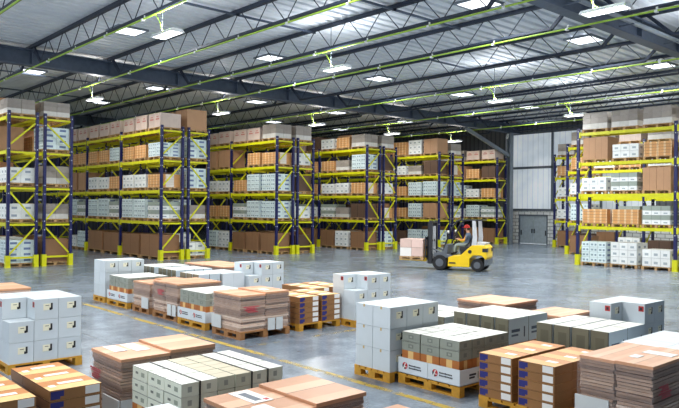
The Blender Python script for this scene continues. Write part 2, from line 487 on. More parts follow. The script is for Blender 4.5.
TZ, BZ = 8.45, 7.72
TK = list(range(-1, 11))
spans = [(V0, GV2, 'over the stacked pallets'), (GV2, GV1, 'over the open floor'), (GV1, 45.75, 'above the long racks'), (45.75, V1, 'beyond the long racks')]
_truss_cache = {}
def truss_meshes(a, b):
    key = (a, b)
    if key in _truss_cache: return _truss_cache[key]
    L = b - a
    top = MB().box(-0.06, -0.01, 0.02, L-0.02, TZ, TZ+0.09).box(0.01, 0.06, 0.02, L-0.02, TZ, TZ+0.09).box(-0.06, 0.06, 0.02, L-0.02, TZ+0.09, TZ+0.12)
    e = 1.1
    bot = MB().box(-0.05, -0.008, e, L-e, BZ, BZ+0.08).box(0.008, 0.05, e, L-e, BZ, BZ+0.08).box(-0.05, 0.05, e, L-e, BZ+0.0, BZ+0.02)
    bot.bar((0, e, BZ+0.05), (0, 0.35, TZ+0.03), 0.07, 0.10); bot.bar((0, L-e, BZ+0.05), (0, L-0.35, TZ+0.03), 0.07, 0.10)
    web = MB()
    n = int(round((L - 2*e) / 1.6)); p = (L - 2*e) / n
    for i in range(n):
        y = e + i*p
        web.tube([(0, y+0.06, BZ+0.06), (0, y+p/2-0.07, TZ+0.03)], 0.016, 5, caps=False)
        web.tube([(0, y+p/2+0.07, TZ+0.03), (0, y+p-0.06, BZ+0.06)], 0.016, 5, caps=False)
    r = (top.mesh('top_chord', M['truss']), bot.mesh('bottom_chord', M['truss']), web.mesh('web_rods', M['rod']))
    _truss_cache[key] = r
    return r
HIDDEN_TRUSS = [0, 1, 2, 3, 6, 7, 8, 9, 10, 11, 24, 36, 37, 38, 39, 41]
for si, (a, b, where) in enumerate(spans):
    for k in TK:
        if si*len(TK) + TK.index(k) in HIDDEN_TRUSS: continue
        u = 8.75 + 3.13*k
        t = thing('roof_truss', 'slim steel roof truss %s, %s counted from the end wall' % (where, ORD[len(TK)-TK.index(k)]), 'roof truss', (u, a, 0), 0, 'roof trusses %s' % where)
        tm = truss_meshes(a, b)
        put('top_chord', tm[0], t); put('bottom_chord', tm[1], t); put('web_rods', tm[2], t)
# bridging bars between trusses
for v, ka, kb in ((18.1, 0, 2), (14.3, 1, 3), (18.1, 4, 5), (14.3, 4, 6), (33.0, -1, 2), (38.0, 0, 3)):
    for k in range(ka, kb):
        u = 8.75 + 3.13*k
        tag(MB().box(u-0.06, u+3.19, v-0.03, v+0.03, 8.39, 8.45).build('bridging_bar', M['steel']), 'thin tie bar, %s truss bay from end wall, %s' % (ORD[11-k], {18.1:'middle of the open floor', 14.3:'toward the stacked pallets', 33.0:'above the racks', 38.0:'deep above the racks'}[v]), 'tie bar', 'tie bars between the roof trusses')

# green pipes under the trusses
pk = [-1, 0, 1, 2, 3, 5, 7, 9]
for i, k in enumerate(pk):
    u = 8.75 + 3.13*k - 0.09
    t = thing('green_pipe', 'lime green pipe clipped under a roof truss, %s counted from the end wall' % ORD[len(pk)-i], 'pipe', (u, 0, 7.64), 0, 'lime green pipes under the roof trusses')
    MB().tube([(0, V0+0.2, 0), (0, V1-0.2, 0)], 0.029, 8).build('tube', M['lime'], t)
    cm = MB().box(-0.05, 0.05, -0.04, 0.04, -0.05, 0.01).box(0.03, 0.05, -0.03, 0.03, 0.0, 0.11).mesh('pipe_clip', M['clip'])
    for v in [5.2 + 2.55*j for j in range(0, 20)]:
        put('pipe_clip', cm, t, (0, v, 0))

# ------------------------------------------------------------------ lamps and roof lights
LAMP_W = 340.0
lens_m = MB().box(-0.17, -0.02, -0.5, 0.5, -0.005, 0.0).box(0.02, 0.17, -0.5, 0.5, -0.005, 0.0).mesh('lamp_lens', M['lamp_lens'])
mb = MB()
mb.hexa([(-0.22,-0.56,0.0),(0.22,-0.56,0.0),(0.22,0.56,0.0),(-0.22,0.56,0.0)], [(-0.14,-0.54,0.09),(0.14,-0.54,0.09),(0.14,0.54,0.09),(-0.14,0.54,0.09)])
house_m = mb.mesh('lamp_housing', M['lamp_body'])
up_m = MB().box(-0.11, 0.11, -0.48, 0.48, 0.092, 0.096).mesh('upper_lens', M['lamp_lens'])  # glowing top panel added to the lamps to brighten the roof deck
ldat = bpy.data.lights.new('lamp', 'AREA'); ldat.shape = 'RECTANGLE'; ldat.size = 0.34; ldat.size_y = 1.0; ldat.energy = LAMP_W; ldat.color = (1.0, 0.975, 0.94)
rdat = ldat.copy(); rdat.energy = 150.0
udat = bpy.data.lights.new('uplight', 'AREA'); udat.shape = 'RECTANGLE'; udat.size = 0.22; udat.size_y = 0.96; udat.energy = 64.0; udat.color = (0.94, 0.97, 1.0); udat.spread = math.radians(170)  # upward light added for the brightness of the deck
udat2 = udat.copy(); udat2.energy = 50.0; udat2.color = (1.0, 0.93, 0.86)  # warmer copy, added for the deck over the racks
lamps = [(8.75,16.7),(15.01,16.9),(24.4,17.0),(30.66,17.0),(36.92,17.0),
         (11.88,29.2),(18.14,29.0),(24.4,29.1),(30.66,29.3),(36.92,29.4),(5.62,29.2),
         (15.01,7.6),(2.49,16.7),(8.75,7.6),(2.49,7.6),(21.27,7.6),(27.53,7.6),(33.79,7.6)]
VISL = {0:'over the wrapped stacks before the long beam',1:'above the middle of the open floor',2:'above the floor beyond the forklift',3:'just beside the top of the big rack',5:'above the first double rack',6:'above the second double rack',7:'above the third double rack',8:'above the fourth double rack',9:'above the fifth double rack',11:'beside the second roof beam, highest of all lamps'}
for i, (u, v) in enumerate(lamps):
    t = thing('hanging_lamp', 'white hanging lamp, %s' % VISL.get(i, 'on green cable, %s along the hall' % ORD[i+1]), 'lamp', (u, v, 6.98), 0, 'hanging lamps on green cables')
    put('lamp_housing', house_m, t); put('lamp_lens', lens_m, t); put('upper_lens', up_m, t)
    MB().bar((0, 0.3, 0.09), (0, 0.3, DECK-6.98), 0.018).build('hanger_rod', M['steel_light'], t)
    MB().tube([(-0.03, 0.75, 0.68), (-0.03, 0.55, 0.62), (-0.03, 0.38, 0.42), (0.0, 0.3, 0.22), (0, 0.15, 0.1)], 0.013, 6).build('cable', M['lime'], t)
    lo = bpy.data.objects.new('lamp_light', rdat if v > 25 else ldat); COL.objects.link(lo); lo.parent = t; lo.location = (0, 0, -0.02)
    uo = bpy.data.objects.new('lamp_uplight', udat2 if v > 25 else udat); COL.objects.link(uo); uo.parent = t; uo.location = (0, 0, 0.11); uo.rotation_euler = (PI, 0, 0)
sky = []
for v in (12.45, 22.9, 33.0, 39.9):
    for u in (10.45, 16.75, 23.05, 29.4, 35.8):
        sky.append((u, v))
sdat = bpy.data.lights.new('roof_light', 'AREA'); sdat.shape = 'RECTANGLE'; sdat.size = 1.0; sdat.size_y = 1.0; sdat.energy = 150.0; sdat.color = (0.93, 0.97, 1.0)
sdat2 = sdat.copy(); sdat2.energy = 22.0
ROWN = {12.45:'row above the stacked pallets', 22.9:'row above the open floor', 33.0:'first row above the racks', 39.9:'second row above the racks', 47.8:'last row above the racks'}
pane_m = MB().box(-0.5, 0.5, -0.48, 0.48, 0, 0.01).mesh('pane', M['skylight'])
sfr_m = MB().box(-0.56, -0.5, -0.54, 0.54, -0.02, 0.05).box(0.5, 0.56, -0.54, 0.54, -0.02, 0.05).box(-0.5, 0.5, -0.54, -0.48, -0.02, 0.05).box(-0.5, 0.5, 0.48, 0.54, -0.02, 0.05).mesh('roof_light_frame', M['steel_light'])
for i, (u, v) in enumerate(sky):
    t = thing('roof_light', 'bright square roof light, %s, %s from the end wall' % (ROWN[v], ORD[5 - i % 5]), 'roof light', (u, v, DECK-0.05), 0, 'roof lights in the deck')
    put('pane', pane_m, t); put('roof_light_frame', sfr_m, t)
    lo = bpy.data.objects.new('roof_light_glow', sdat if v < 30 else sdat2); COL.objects.link(lo); lo.parent = t; lo.location = (0, 0, -0.03)

# ------------------------------------------------------------------ floor lines
tag(MB().box(6.45, 6.56, 3.0, 17.4, 0.001, 0.004).build('floor_line', M['yellow_line']), 'worn yellow floor line beside the pallet blocks', 'floor line')
tag(MB().box(6.9, 13.5, 9.72, 9.82, 0.001, 0.004).build('floor_line', M['yellow_line_faded']), 'faded yellow floor line crossing between the pallet blocks', 'floor line')
tag(MB().box(4.6, 4.7, 8.0, 17.4, 0.001, 0.004).build('floor_line', M['yellow_line_faded']), 'faded yellow floor line beside the wide bare aisle', 'floor line')

# ------------------------------------------------------------------ racks
LV = [0.0, 1.70, 3.10, 4.47, 5.78]
BAY = 4.16; DEP = 1.03
END = 27.63
PT = 5.98
def post_mesh():
    mb = MB()
    for u in (0, DEP):
        mb.box(u-0.05, u+0.05, -0.06, 0.06, 0.0, PT, 0)
        for z in LV[1:]:
            for dz in (-0.28, 0.06):
                for s in (-1, 1):
                    mb.box(u-0.02, u+0.02, s*0.0605-0.004, s*0.0605+0.004, z+dz-0.02, z+dz+0.02, 1)
                mb.box(u-0.054, u-0.046, -0.02, 0.02, z+dz-0.02, z+dz+0.02, 1)
        mb.box(u-0.09, u+0.09, -0.10, 0.10, 0.0, 0.012, 0)
    return mb.mesh('upright_frame', [M['blue'], M['bolt']])
POSTM = post_mesh()
GUARDM = MB().box(-0.085, -0.065, -0.095, 0.095, 0.012, 0.46).box(0.065, 0.085, -0.095, 0.095, 0.012, 0.46).box(-0.065, 0.065, -0.095, -0.075, 0.012, 0.46).box(-0.065, 0.065, 0.075, 0.095, 0.012, 0.46).box(-0.095, 0.095, -0.12, 0.12, 0.0, 0.014).mesh('foot_guard', M['lime_yellow'])
HBAR = MB().box(0.05, DEP-0.05, -0.03, 0.03, -0.035, 0.035).mesh('horizontal_brace', M['lime_yellow'])
HZ = [0.36, 1.62, 3.02, 4.40, 5.74]
def diag_meshes(mirror):
    out = []
    segs = [(1.50, 0.50, True), (2.88, 1.80, False), (4.26, 3.30, True), (5.56, 4.70, True)]
    # (z high, z low, high end at inner side)
    for zh, zl, inner in segs:
        hi_u = DEP-0.06 if inner else 0.06
        lo_u = 0.06 if inner else DEP-0.06
        if mirror: hi_u, lo_u = DEP-hi_u, DEP-lo_u
        out.append(MB().bar((hi_u, 0, zh), (lo_u, 0, zl), 0.04, 0.06).mesh('diagonal_brace', M['lime_yellow']))
    return out
DIAG = {False: diag_meshes(False), True: diag_meshes(True)}
def inner_bracing(mirror):
    mb = MB()
    for z in HZ: mb.box(0.05, DEP-0.05, -0.03, 0.03, z-0.035, z+0.035)
    for zh, zl, inner in [(1.50, 0.50, True), (2.88, 1.80, False), (4.26, 3.30, True), (5.56, 4.70, True)]:
        hi_u = DEP-0.06 if inner else 0.06; lo_u = DEP-hi_u
        if mirror: hi_u, lo_u = lo_u, hi_u
        mb.bar((hi_u, 0, zh), (lo_u, 0, zl), 0.04, 0.06)
    return mb.mesh('bracing', M['lime_yellow'])
INB = {False: inner_bracing(False), True: inner_bracing(True)}
def beam_mesh():
    L = BAY
    mb = MB()
    mb.box(-0.05, 0.0, 0.065, L-0.065, -0.13, 0.0)
    mb.box(-0.07, 0.02, 0.062, 0.13, -0.22, 0.03)
    mb.box(-0.07, 0.02, L-0.13, L-0.062, -0.22, 0.03)
    for f in (1/3., 2/3.):
        mb.box(-0.055, 0.0, L*f-0.05, L*f+0.05, -0.155, 0.0)
    return mb.mesh('beam', M['lime_yellow'])
BEAMM = beam_mesh()
BACKBEAM = MB().box(-0.05, 0.0, 0.065, BAY-0.065, -0.09, 0.0).box(-0.06, 0.01, 0.062, 0.12, -0.16, 0.03).box(-0.06, 0.01, BAY-0.12, BAY-0.062, -0.16, 0.03).mesh('beam', M['lime_yellow'])
SPACER = MB().box(0, 0.14, -0.03, 0.03, -0.03, 0.03).mesh('row_spacer', M['steel_light'])
def make_rack(u, v, sgn, nb, mirror, label):
    """u = front post line; frames at v + sgn*k*BAY"""
    r = thing('pallet_rack', label, 'pallet rack', (u, v, 0), 0, 'blue and yellow pallet racks')
    for k in range(nb+1):
        y = sgn*k*BAY
        f = put('upright_frame', POSTM, r, (0, y, 0))
        for uu in (0, DEP):
            put('foot_guard', GUARDM, f, (uu, 0, 0))
        if k == 0:
            for z in HZ: put('brace', HBAR, f, (0, 0, z))
            for d in DIAG[mirror]: put('brace', d, f)
        else:
            put('bracing', INB[mirror], f)
        if k < nb:
            y0 = y if sgn > 0 else y - BAY
            for z in LV[1:]:
                put('beam', BEAMM, r, (0, y0, z))
                put('beam', BACKBEAM, r, (DEP+0.05, y0, z))
        if not mirror and nb > 1 and k == 0:
            for z in (1.2, 2.6, 4.0, 5.5):
                put('row_spacer', SPACER, r, (DEP+0.05, y, z))
    return r

UR = [7.95 + 6.32*i for i in range(5)]
GAP = 0.30
RACKS = {}   # key -> (u, v, sgn)
for i, u in enumerate(UR):
    make_rack(u, END, 1, 4, False, 'blue and yellow pallet rack, front half of the %s double rack' % ORD[i+1])
    make_rack(u+DEP+GAP, END, 1, 4, True, 'blue and yellow pallet rack, rear half of the %s double rack' % ORD[i+1])
    RACKS['F%d' % (i+1)] = (u, END, 1, 'front half of %s double rack' % ORD[i+1])
    RACKS['R%d' % (i+1)] = (u+DEP+GAP, END, 1, 'rear half of %s double rack' % ORD[i+1])
make_rack(39.6, END+0.15, 1, 4, False, 'blue and yellow single pallet rack beside the end wall column')
RACKS['S'] = (39.6, END+0.15, 1, 'single rack by the column')
make_rack(27.95, 15.35, -1, 2, False, 'big blue and yellow pallet rack facing the stacked pallets')
RACKS['A1'] = (27.95, 15.35, -1, 'big rack facing the pallets')
make_rack(34.0, 19.3, -1, 3, False, 'blue and yellow pallet rack standing just behind the big rack')
RACKS['A2'] = (34.0, 19.3, -1, 'rack behind the big rack')
make_rack(39.9, 23.55, -1, 4, False, 'blue and yellow pallet rack between double doors and racks')
RACKS['A3'] = (39.9, 23.55, -1, 'rack by the double doors')

# ------------------------------------------------------------------ pallets
def pallet_mesh(w, d, mat, name='pallet'):
    """w along v, d along u, top at 0.14"""
    mb = MB()
    n = 5; bw = d/(n*1.22)
    for i in range(n):
        c = -d/2 + bw/2 + i*(d-bw)/(n-1)
        mb.box(c-bw/2, c+bw/2, -w/2, w/2, 0.118, 0.14)
    for s in (-1, 0, 1):
        y = s*(w/2-0.05)
        mb.box(-d/2, d/2, y-0.05, y+0.05, 0.096, 0.118)
        for t in (-1, 0, 1):
            x = t*(d/2-0.06)
            mb.box(x-0.06, x+0.06, y-0.05, y+0.05, 0.02, 0.096)
        mb.box(-d/2, d/2, y-0.05, y+0.05, 0.0, 0.02)
    return mb.mesh(name, mat)
RP = {}
def rack_pallet(w):
    k = round(w, 2)
    if k not in RP: RP[k] = pallet_mesh(w, 1.06, M['wood'])
    return RP[k]

# ------------------------------------------------------------------ rack loads
CM = {}
def carton_mesh(sx, sy, sz, mat, name='carton'):
    key = (round(sx,3), round(sy,3), round(sz,3), mat.name)
    if key not in CM:
        CM[key] = MB().box(-sx/2, sx/2, -sy/2, sy/2, 0, sz).mesh(name, mat)
    return CM[key]
# kind: (desc, nv, nu, nt, height, [materials by tier bottom->top])
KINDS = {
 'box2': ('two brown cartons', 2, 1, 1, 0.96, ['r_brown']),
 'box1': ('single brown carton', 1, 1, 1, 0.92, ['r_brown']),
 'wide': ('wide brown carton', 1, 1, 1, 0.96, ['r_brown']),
 'dark': ('dark brown carton', 1, 1, 1, 0.80, ['r_dark']),  # added dark loads that stand for shade inside the racks
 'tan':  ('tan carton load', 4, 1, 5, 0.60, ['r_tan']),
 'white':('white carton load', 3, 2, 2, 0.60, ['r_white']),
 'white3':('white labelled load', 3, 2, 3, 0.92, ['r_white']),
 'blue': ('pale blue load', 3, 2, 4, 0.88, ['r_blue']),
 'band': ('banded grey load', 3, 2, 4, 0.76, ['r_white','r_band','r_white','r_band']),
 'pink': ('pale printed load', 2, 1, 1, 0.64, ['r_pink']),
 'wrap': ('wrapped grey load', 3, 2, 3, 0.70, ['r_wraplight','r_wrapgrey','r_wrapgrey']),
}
LEVN = ['floor', 'first beam', 'second beam', 'third beam', 'top beam']
# rack places of which the photograph shows nothing
SKIP = set('A2-1-0-2 A2-1-1-1 A2-1-1-2 A2-1-2-1 A2-1-2-2 A2-1-3-2 A2-1-4-2 A3-0-2-1 A3-0-2-2 A3-0-4-2 F1-0-1-1 F1-0-1-2 F1-1-0-0 F1-1-0-1 F1-1-1-0 F1-1-1-1 F1-1-2-0 F1-1-2-1 F1-1-3-1 F1-1-4-1 F5-1-1-1 F5-1-2-1 F5-1-4-1 R1-0-2-2 R2-0-1-2 R2-0-3-1 R2-0-3-2 R3-0-3-2 R4-0-0-1 R4-0-1-1 R4-0-3-1 R4-0-3-2 R4-0-4-1 R5-0-0-2 R5-0-3-2 R5-0-4-1 R5-0-4-2 S-1-1-1 S-1-2-0 S-1-2-1'.split())
rng = random.Random(11)
def rack_load(rk, bay, lvl, slot, kind, nslots=3, far=False, hs=1.0):
    u, v, sgn, phrase = RACKS[rk]
    key = '%s-%d-%d-%d' % (rk, bay, lvl, slot)
    if key in SKIP or kind is None: return
    desc, nv, nu, nt, h, mats = KINDS[kind]
    if lvl == 0 and mats[0] == 'r_brown': mats = ['r_kraft']
    pw = 1.16 if nslots == 3 else 1.80
    step = (BAY - 0.16) / nslots
    vc = v + sgn*(bay*BAY + 0.08 + step*(slot + 0.5)) + rng.uniform(-0.03, 0.03)
    uc = u + DEP/2 + rng.uniform(-0.02, 0.02)
    z = LV[lvl] + (0.002 if lvl else 0.001)
    place = bay*nslots + slot + 1
    where = '%s from aisle, %s, %s' % (ORD[place], LEVN[lvl], phrase)
    t = tag(put('pallet', rack_pallet(pw), None, (uc, vc, z)), 'pallet under %s, %s' % (desc, where), 'pallet', 'wooden pallets in the racks')
    t['key'] = key
    h = h * hs * rng.uniform(0.96, 1.03)
    if lvl in (1, 2, 3): h = min(h, LV[lvl+1]-0.20 - (LV[lvl]+0.14) if lvl < 4 else h)
    w = pw - 0.04; d = 1.02
    ld = thing('pallet_load', '%s, %s' % (desc, where), 'pallet load', (uc, vc, z+0.142), 0, 'pallet loads in the racks')
    ld['key'] = key
    sx, sy, sz = d/nu, w/nv, h/nt
    for i in range(nt):
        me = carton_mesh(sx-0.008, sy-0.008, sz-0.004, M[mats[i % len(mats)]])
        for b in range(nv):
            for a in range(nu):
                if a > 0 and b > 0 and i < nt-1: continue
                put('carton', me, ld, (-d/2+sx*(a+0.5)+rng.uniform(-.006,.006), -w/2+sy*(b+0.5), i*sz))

def fill(rk, bay, rows):
    """rows: list for levels top..floor; each a list of kinds from the aisle outwards"""
    for j, row in enumerate(rows):
        lvl = 4 - j
        for s, kd in enumerate(row):
            if kd is None: continue
            hs = 1.0
            if isinstance(kd, tuple): kd, hs = kd
            rack_load(rk, bay, lvl, s, kd, len(row), hs=hs)
W, T, P, V, B1, B2, L, G, D, W3, WD = 'white','tan','pink','wrap','box1','box2','blue','band','dark','white3','wide'
# big rack across the aisle (aisle outwards = left to right in the view)
fill('A1', 0, [[V,V,V],[B2,(W,0.95),T],[(W,0.95),G,B2],[T,T,G],[L,W3,(W,1.15)]])
fill('A1', 1, [[V,V,None],[T,B1,None],[W,T,None],[G,W,None],[W,W3,None]])
fill('A2', 0, [[V,V,P],[T,W,T],[W,L,B1],[L,T,G],[B1,W,W3]])
fill('A2', 1, [[V,None,V],[W,None,D],[B1,T,W],[D,W,T],[D,G,W]])
fill('A3', 0, [[V,V,P],[T,T,None],[W,T,W],[W,G,None],[B1,D,B1]])
# first double rack
fill('F1', 0, [[(V,0.8),(B1,0.8),V],[None,B1,W],[W,T,B1],[W,W,T],[L,W3,B1]])
fill('F1', 1, [[V,P,None],[B1,D,None],[W,W,None],[T,W,None],[B1,B1,None]])
fill('R1', 0, [[(V,0.8),(V,0.7),P],[L,T,B1],[V,W,T],[(V,0.85),T,W],[B1,(D,1.0),B1]])
# second double rack
fill('F2', 0, [[P,P,P],[(L,0.72),T,T],[T,W,W],[G,L,L],[WD,WD]])
fill('F2', 1, [[P,P,P],[(L,0.72),T,T],[T,W,W],[G,L,L],[WD,WD]])
fill('F2', 2, [[P,P,None],[T,T,None],[B1,B1,W],[G,L,None],[L,W,None]])
fill('R2', 0, [[B1,B1,V],[L,T,V],[L,W,D],[(V,0.9),L,W],[W,W3,B1]])
# third double rack
fill('F3', 0, [[V,P,P],[T,T,None],[L,L,T],[L,L,G],[B1,B1,B1]])
fill('F3', 1, [[P,P,None],[B1,B1,None],[W,W,None],[T,T,None],[W3,L,None]])
fill('R3', 0, [[V,V,P],[W,T,D],[D,W,T],[W,L,G],[D,B1,B1]])
# fourth double rack
fill('F4', 0, [[V,T,W],[L,(V,0.85),T],[T,W,W],[D,(V,0.85),G],[B1,W3,B1]])
fill('F4', 1, [[D,P,None],[T,None,None],[T,W,None],[W,G,None],[B1,B1,None]])
fill('R4', 0, [[V,V,B1],[D,B1,W],[W,T,W],[T,W,D],[L,W,B1]])
# fifth double rack
fill('F5', 0, [[B1,W3,(T,1.4)],[D,(V,0.85),W],[L,L,T],[B1,L,T],[L,L,D]])
fill('F5', 1, [[B1,P,None],[W,T,None],[T,W,None],[B1,W,None],[B1,B1,None]])
fill('R5', 0, [[V,V,P],[T,D,W],[L,W,T],[G,T,W],[D,B1,W]])
fill('S', 0, [[P,P,V],[D,(T,1.1),B1],[T,W,L],[G,(L,0.95),W],[B1,B1,D]])
fill('S', 1, [[V,P,None],[T,D,None],[W,T,None],[B1,W,None],[B1,B1,None]])

# ------------------------------------------------------------------ floor stacks
FP = {}
def floor_pallet(u0, v0, du, dv, mat, label):
    """pallet with deck and three skids; u0,v0 = corner nearest the viewer"""
    key = (round(du,2), round(dv,2), mat)
    if key not in FP:
        deck = MB(); n = 6; bw = dv/(n*1.15)
        for i in range(n):
            c = bw/2 + i*(dv-bw)/(n-1)
            deck.box(0, du, c-bw/2, c+bw/2, 0.116, 0.14)
        for s in (0, 0.5, 1):
            x = 0.05 + s*(du-0.10)
            deck.box(x-0.05, x+0.05, 0, dv, 0.096, 0.116)
        skid = MB()
        skid.box(-0.05, 0.05, 0, dv, 0, 0.02)
        for s in (0, 0.5, 1):
            y = 0.065 + s*(dv-0.13)
            skid.box(-0.05, 0.05, y-0.065, y+0.065, 0.02, 0.096)
        FP[key] = (deck.mesh('deck', M[mat]), skid.mesh('skid', M[mat]))
    t = thing('pallet', label, 'pallet', (u0, v0, 0), 0, 'wooden pallets on the floor')
    d, s = FP[key]
    put('deck', d, t)
    for q in (0, 0.5, 1):
        put('skid', s, t, (0.05 + q*(du-0.10), 0, 0))
    return t

# --- white carton stacks
# cartons of which the photograph shows nothing
HIDDEN = set('p-1.6-4.3-0-0-0 p-1.6-4.3-0-0-1 p-1.6-4.3-0-1-0 p-1.6-4.3-0-1-1 p-1.6-4.3-1-0-0 p-1.6-4.3-1-0-1 p-1.6-4.3-1-1-0 p-1.6-4.3-1-1-1 p-1.6-4.3-2-0-0 p-1.6-4.3-2-0-1 p-8.1-2.9-1-0-0 p-8.1-2.9-1-0-1 p-8.1-2.9-2-0-0 p-8.1-2.9-2-0-1'.split())
WC = 0.342; WH = 0.298
def white_meshes():
    c = MB().box(0, WC-0.008, 0, WC-0.008, 0, WH-0.004).mesh('white_carton', M['white_card'])
    lab = MB()
    lab.box(0.12, 0.25, -0.002, 0.0, 0.13, 0.225, 0)
    lab.box(0.225, 0.252, -0.003, 0.0, 0.135, 0.23, 1)
    lab.box(0.205, 0.235, -0.003, 0.0, 0.13, 0.165, 1)
    lab.box(0.15, 0.20, -0.003, 0.0, 0.195, 0.203, 1)
    lm = lab.mesh('shipping_label', [M['label_cream'], M['label_black']])
    rm = MB().box(-0.002, 0.0, 0.015, 0.092, 0.18, 0.258, 0).box(-0.003, 0.0, 0.036, 0.072, 0.198, 0.238, 1).mesh('red_label', [M['label_red'], M['label_black']])
    tm = MB().box(-0.002, 0.0, 0.16, 0.19, 0.255, 0.296).mesh('tape', M['tape_tan'])
    return c, lm, rm, tm
WCM, WLM, WRM, WTM = white_meshes()
TIER = ['bottom tier', 'second tier', 'top tier']
def white_stack(u0, v0, nu, nv, where, missing=(), red=True, tapes=False, skip=()):
    floor_pallet(u0-0.01, v0-0.01, nu*WC+0.02, nv*WC+0.02, 'wood_yellow', 'yellow wooden pallet under the %s' % where)
    for i in range(3):
        for a in range(nu):
            for b in range(nv):
                if (a, b, i) in missing or (a, b) in skip: continue
                if 'w-%.1f-%.1f-%d-%d-%d' % (u0, v0, a, b, i) in HIDDEN: continue
                coln = ('first','second','third','fourth')[a]; rown = ('front','second','rear')[b]
                t = tag(put('white_carton', WCM, None, (u0+a*WC+random.uniform(0,.003), v0+b*WC, 0.14+i*WH)),
                        'white carton, %s, %s column, %s row, in the %s' % (TIER[i], coln, rown, where), 'carton', 'white cartons in floor stacks')
                t['key'] = 'w-%.1f-%.1f-%d-%d-%d' % (u0, v0, a, b, i)
                front_open = (b == 0) or ((a, b-1, i) in missing)
                if front_open: put('shipping_label', WLM, t)
                if red and i == 2 and (a == 0 or (a-1, b, i) in missing): put('red_label', WRM, t)
                if tapes and a == 0: put('tape', WTM, t)
white_stack(2.98, 10.24, 3, 3, 'stack behind the striped cartons', missing={(0,0,2)})
white_stack(6.97, 16.36, 3, 2, 'stack at the far row end', red=False)
white_stack(9.40, 13.66, 3, 2, 'stack behind the pale boxes', missing={(0,0,2)})
white_stack(9.40, 9.96, 3, 2, 'stack at the aisle crossing', missing={(0,0,2)})
white_stack(6.80, 6.50, 3, 2, 'tall stack by the yellow line', red=False, tapes=True)
white_stack(9.68, 4.44, 3, 2, 'stack behind the tray loads', missing={(0,0,2)})

# --- strapped tray loads
def emblem(mb, x, y0, y1, z0, z1, mi_red, mi_dark):
    """round red emblem with a white slash and two rows of dark strokes; drawn on a -u face, from y1 (shown first) down to y0"""
    W_ = y1 - y0; H_ = z1 - z0
    cy = y1 - W_*0.24; cz = z0 + H_*0.52; r = H_*0.22
    def disc(r0, a0, a1, mi, off):
        n = 10
        pts = [(x-off, cy + r0*math.cos(a0+(a1-a0)*k/n), cz + r0*math.sin(a0+(a1-a0)*k/n)) for k in range(n+1)]
        mb._add(pts + [(x-off, cy, cz)], [tuple([n+1, k, k+1]) for k in range(n)], mi)
    disc(r, 0.15*PI, 0.85*PI+PI*0.6, mi_red, 0.004)
    disc(r, -0.55*PI, 0.15*PI, mi_dark, 0.004)
    return cy, cz, r
def tray_meshes(du, dv):
    h = 0.215
    tr = MB()
    tr.box(0, 0.015, 0, dv/2-0.004, 0, h).box(0, 0.015, dv/2+0.004, dv, 0, h).box(du-0.015, du, 0, dv, 0, h)
    tr.box(0.015, du/2-0.004, 0, 0.015, 0, h-0.01).box(du/2+0.004, du-0.015, 0, 0.015, 0, h-0.01).box(0.015, du-0.015, dv-0.015, dv, 0, h-0.01)
    tr.box(0, du, 0, dv, 0, 0.01)
    pr = []
    for (y0, y1) in ((0, dv/2), (dv/2, dv)):
        mb = MB()
        cy, cz, r = emblem(mb, 0, y0, y1, 0, h, 0, 1)
        # white slash
        mb._add([(-0.006, cy+r*0.75, cz-r*0.85), (-0.006, cy+r*0.35, cz-r*0.95), (-0.006, cy-r*0.35, cz+r*0.75), (-0.006, cy-r*0.05, cz+r*0.85)], [(0,1,2,3)], 2)
        mb._add([(-0.006, cy+r*0.2, cz-r*0.2), (-0.006, cy-r*0.8, cz-r*0.2), (-0.006, cy-r*0.8, cz-r*0.38), (-0.006, cy+r*0.3, cz-r*0.38)], [(0,1,2,3)], 2)
        y = cy - r*1.5
        for row, (zz, ln) in enumerate(((cz+r*0.12, 0.40), (cz-r*0.62, 0.42))):
            yy = y; n = 9
            for q in range(n):
                wd = (y1-y0)*ln/n
                hh = r*0.42*(1.0 if q in (0, 4) else 0.8)
                mb.box(-0.004, 0.0, yy-wd*0.74, yy, zz, zz+hh, 1)
                yy -= wd
        pr.append(mb.mesh('tray_logo', [M['tray_red'], M['tray_print'], M['white']]))
    sp = MB()
    for c in (0.25, 0.75):
        sp.box(du*c-0.09, du*c+0.05, -0.003, 0.0, 0.11, 0.135, 0).box(du*c-0.09, du*c+0.02, -0.003, 0.0, 0.075, 0.098, 0).box(du*c+0.09, du*c+0.10, -0.003, 0.0, 0.06, 0.15, 0)
    return tr.mesh('tray', M['tray']), pr, sp.mesh('side_print', M['tray_print'])
TRM = {}
